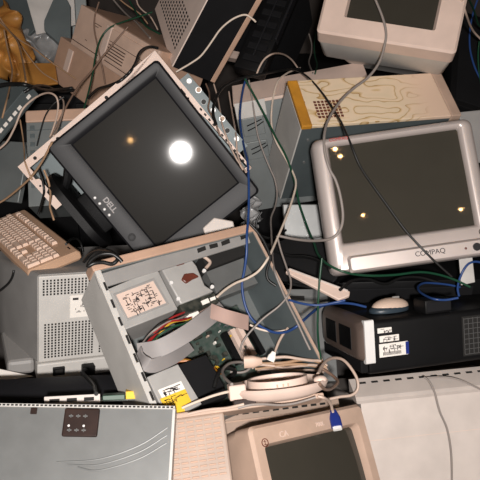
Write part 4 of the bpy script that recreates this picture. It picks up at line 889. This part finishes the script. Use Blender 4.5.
cable('top_orange_cable', 'c_tan', 0.0030, 'tan cable left of the perforated case',
      [(-0.487, 2.762, 1.079), (-0.461, 2.753, 1.059), (-0.431, 2.744, 1.040), (-0.399, 2.735, 1.021), (-0.378, 2.724, 0.997), (-0.368, 2.718, 0.985)])
cable('top_green_cable', 'c_green', 0.0032, 'dark green cable left of the perforated plate corner',
      [(-0.420, 2.594, 1.092), (-0.398, 2.561, 1.062), (-0.371, 2.509, 1.034), (-0.338, 2.445, 1.009), (-0.301, 2.402, 0.996), (-0.283, 2.391, 0.989)])
cable('top_grey_cable', 'c_grey', 0.0032, 'grey cable along the right edge of the tilted beige case',
      [(-0.474, 2.559, 1.095), (-0.440, 2.521, 1.065), (-0.403, 2.458, 1.044), (-0.363, 2.375, 1.031), (-0.318, 2.273, 1.009), (-0.296, 2.219, 0.999)])
cable('top_beige_cable', 'c_beige', 0.0030, 'pale cable touching the perforated plate left edge',
      [(-0.415, 2.762, 1.079), (-0.407, 2.750, 1.054), (-0.388, 2.741, 1.033), (-0.360, 2.731, 1.014), (-0.338, 2.716, 0.981), (-0.328, 2.708, 0.963)])
cable('tan_coiled_cable', 'c_beige', 0.0036, 'strand of the tan coiled cable on the swivel base',
      [(0.014, 1.264, 0.397), (0.038, 1.267, 0.399), (0.069, 1.268, 0.402), (0.106, 1.266, 0.407), (0.137, 1.257, 0.408), (0.163, 1.245, 0.412), (0.183, 1.233, 0.419), (0.194, 1.228, 0.414), (0.199, 1.226, 0.410)], 'strands of the tan coil on the swivel base')
cable('tan_coiled_cable', 'c_tan', 0.0036, 'strand of the tan coiled cable on the swivel base',
      [(0.021, 1.270, 0.383), (0.040, 1.270, 0.385), (0.069, 1.267, 0.388), (0.106, 1.263, 0.393), (0.137, 1.257, 0.404), (0.164, 1.246, 0.412), (0.183, 1.231, 0.416), (0.193, 1.223, 0.412), (0.196, 1.221, 0.409)], 'strands of the tan coil on the swivel base')
cable('tan_coiled_cable', 'c_beige', 0.0036, 'strand of the tan coiled cable on the swivel base',
      [(0.028, 1.265, 0.376), (0.042, 1.268, 0.383), (0.068, 1.265, 0.384), (0.106, 1.257, 0.382), (0.137, 1.251, 0.392), (0.164, 1.241, 0.402), (0.183, 1.227, 0.409), (0.191, 1.221, 0.408), (0.194, 1.220, 0.406)], 'strands of the tan coil on the swivel base')
cable('tan_coiled_cable', 'c_tan', 0.0036, 'strand of the tan coiled cable on the swivel base',
      [(0.036, 1.265, 0.374), (0.044, 1.264, 0.374), (0.067, 1.263, 0.379), (0.106, 1.260, 0.389), (0.137, 1.252, 0.396), (0.164, 1.241, 0.401), (0.183, 1.227, 0.405), (0.190, 1.220, 0.404), (0.192, 1.218, 0.402)], 'strands of the tan coil on the swivel base')
cable('tan_coiled_cable', 'c_beige', 0.0036, 'strand of the tan coiled cable on the swivel base',
      [(0.043, 1.261, 0.366), (0.046, 1.263, 0.372), (0.067, 1.261, 0.375), (0.106, 1.255, 0.377), (0.137, 1.248, 0.382), (0.164, 1.238, 0.389), (0.184, 1.225, 0.396), (0.187, 1.212, 0.404), (0.189, 1.212, 0.403)], 'strands of the tan coil on the swivel base')

def plug_on(cab, name, m, p0, p1, w, h, tip=None):
    """moulded plug at the end of a cable"""
    a, b = Vector(p0), Vector(p1); d = (b - a).normalized(); u = d.cross(Vector((0, -.9, .42))).normalized(); n = u.cross(d)
    def ring(c, q, r): return [c + u * x * q + n * z * r for x, z in rr(1, 1, .25, 0, 0, 3)]
    o = MB().loft([ring(a, w * .55, h * .6), ring(a + d * .006, w * .7, h * .8), ring(a * .5 + b * .5, w, h), ring(b, w, h)]).build(name, m, cab, True, ang=50)
    if tip: MB().loft([ring(b, w * .8, h * .55), ring(b + d * .007, w * .8, h * .55)]).build('plug_tip', tip, o)
    return o
CB = {o['label']: o for o in COL.objects if o.get('category') == 'cable'}
plug_on(CB['short beige cable ending in a blue video plug over the bottom monitor bezel'], 'plug', 'vga', (0.2046, 1.1370, 0.3547), (0.2089, 1.0986, 0.3433), .024, .014, 'chrome')
plug_on(CB['short cream lead with a small plug over the right side of the open case'], 'plug', 'label', (0.0764, 1.2169, 0.4550), (0.0672, 1.2042, 0.4396), .018, .010)
plug_on(CB['strand of the tan coiled cable on the swivel base'], 'plug', 'beige', (0.0440, 1.0759, 0.5313), (0.0080, 1.0751, 0.5295), .024, .020)


# ------------------------------------------------------------------ added unseen filler cabinets that darken the gaps and carry the back of the heap
for nm, x0, x1, y0, y1, z1, lab in (('filler_cabinet', -1.15, -.16, 2.50, 3.3, .75, 'added black filler cabinet behind the heap on the left, under the beige cases'), ('filler_cabinet', .05, 1.2, 2.34, 3.3, .78, 'added black filler cabinet behind the heap on the right, under the black scanner')):
    t = thing(nm, ((x0, y0, 0), (0, 0, 0)), lab, 'added filler')
    MB().bb(0, x1 - x0, 0, y1 - y0, 0, z1, .01).build('carcass', 'blackmatte', t)
    for k in range(2):
        d = MB().bb(.02 + k * (x1 - x0) / 2, (k + 1) * (x1 - x0) / 2 - .02, -.018, 0, .03, z1 - .03, .004).build('door', 'black', t)
        MB().bb((x1 - x0) / 2 + (-.06 if k == 0 else .05), (x1 - x0) / 2 + (-.05 if k == 0 else .06), -.03, -.016, z1 * .5, z1 * .7, .002).build('handle', 'charcoal', d)

# ------------------------------------------------------------------ light and camera
def lamp(name, kind, loc, power, size, col, rot=None):
    d = bpy.data.lights.new(name, kind); d.energy = power; d.color = col
    if kind == 'AREA': d.shape = 'DISK'; d.size = size
    else: d.shadow_soft_size = size
    o = bpy.data.objects.new(name, d); COL.objects.link(o); o.location = loc
    if rot is not None: o.rotation_euler = rot
    return o
look = Vector((0, math.cos(math.radians(25)), -math.sin(math.radians(25)))).to_track_quat('-Z', 'Y').to_euler()
lamp('camera_flash', 'AREA', (.025, -.35, 1.395), 52, .085, (1, .945, .905), look)
for k, p in enumerate([(0.2342, 0.1940, 2.5500), (0.2720, 0.1053, 2.5500), (0.5177, -0.9359, 2.6000), (1.5228, -0.8686, 2.6000), (-0.2341, -2.6082, 2.2000)]): lamp('ceiling_lamp', 'POINT', p, 2, .012, (1, .55, .2))
wd = bpy.data.worlds.new('room'); SC.world = wd; wd.use_nodes = True
bg = wd.node_tree.nodes['Background']; bg.inputs['Color'].default_value = (1, .8, .65, 1); bg.inputs['Strength'].default_value = .02
cd = bpy.data.cameras.new('camera'); cam = bpy.data.objects.new('camera', cd); COL.objects.link(cam)
cam.location = (0, 0, 1.3); cam.rotation_euler = (math.radians(65), 0, 0)
cd.sensor_width = 36; cd.lens = 36 * 650 / 480; cd.clip_start = .05
SC.camera = cam
SC.view_settings.view_transform = 'Standard'; SC.view_settings.look = 'None'
SC.view_settings.exposure = 0; SC.view_settings.gamma = 1; SC.view_settings.use_curve_mapping = False
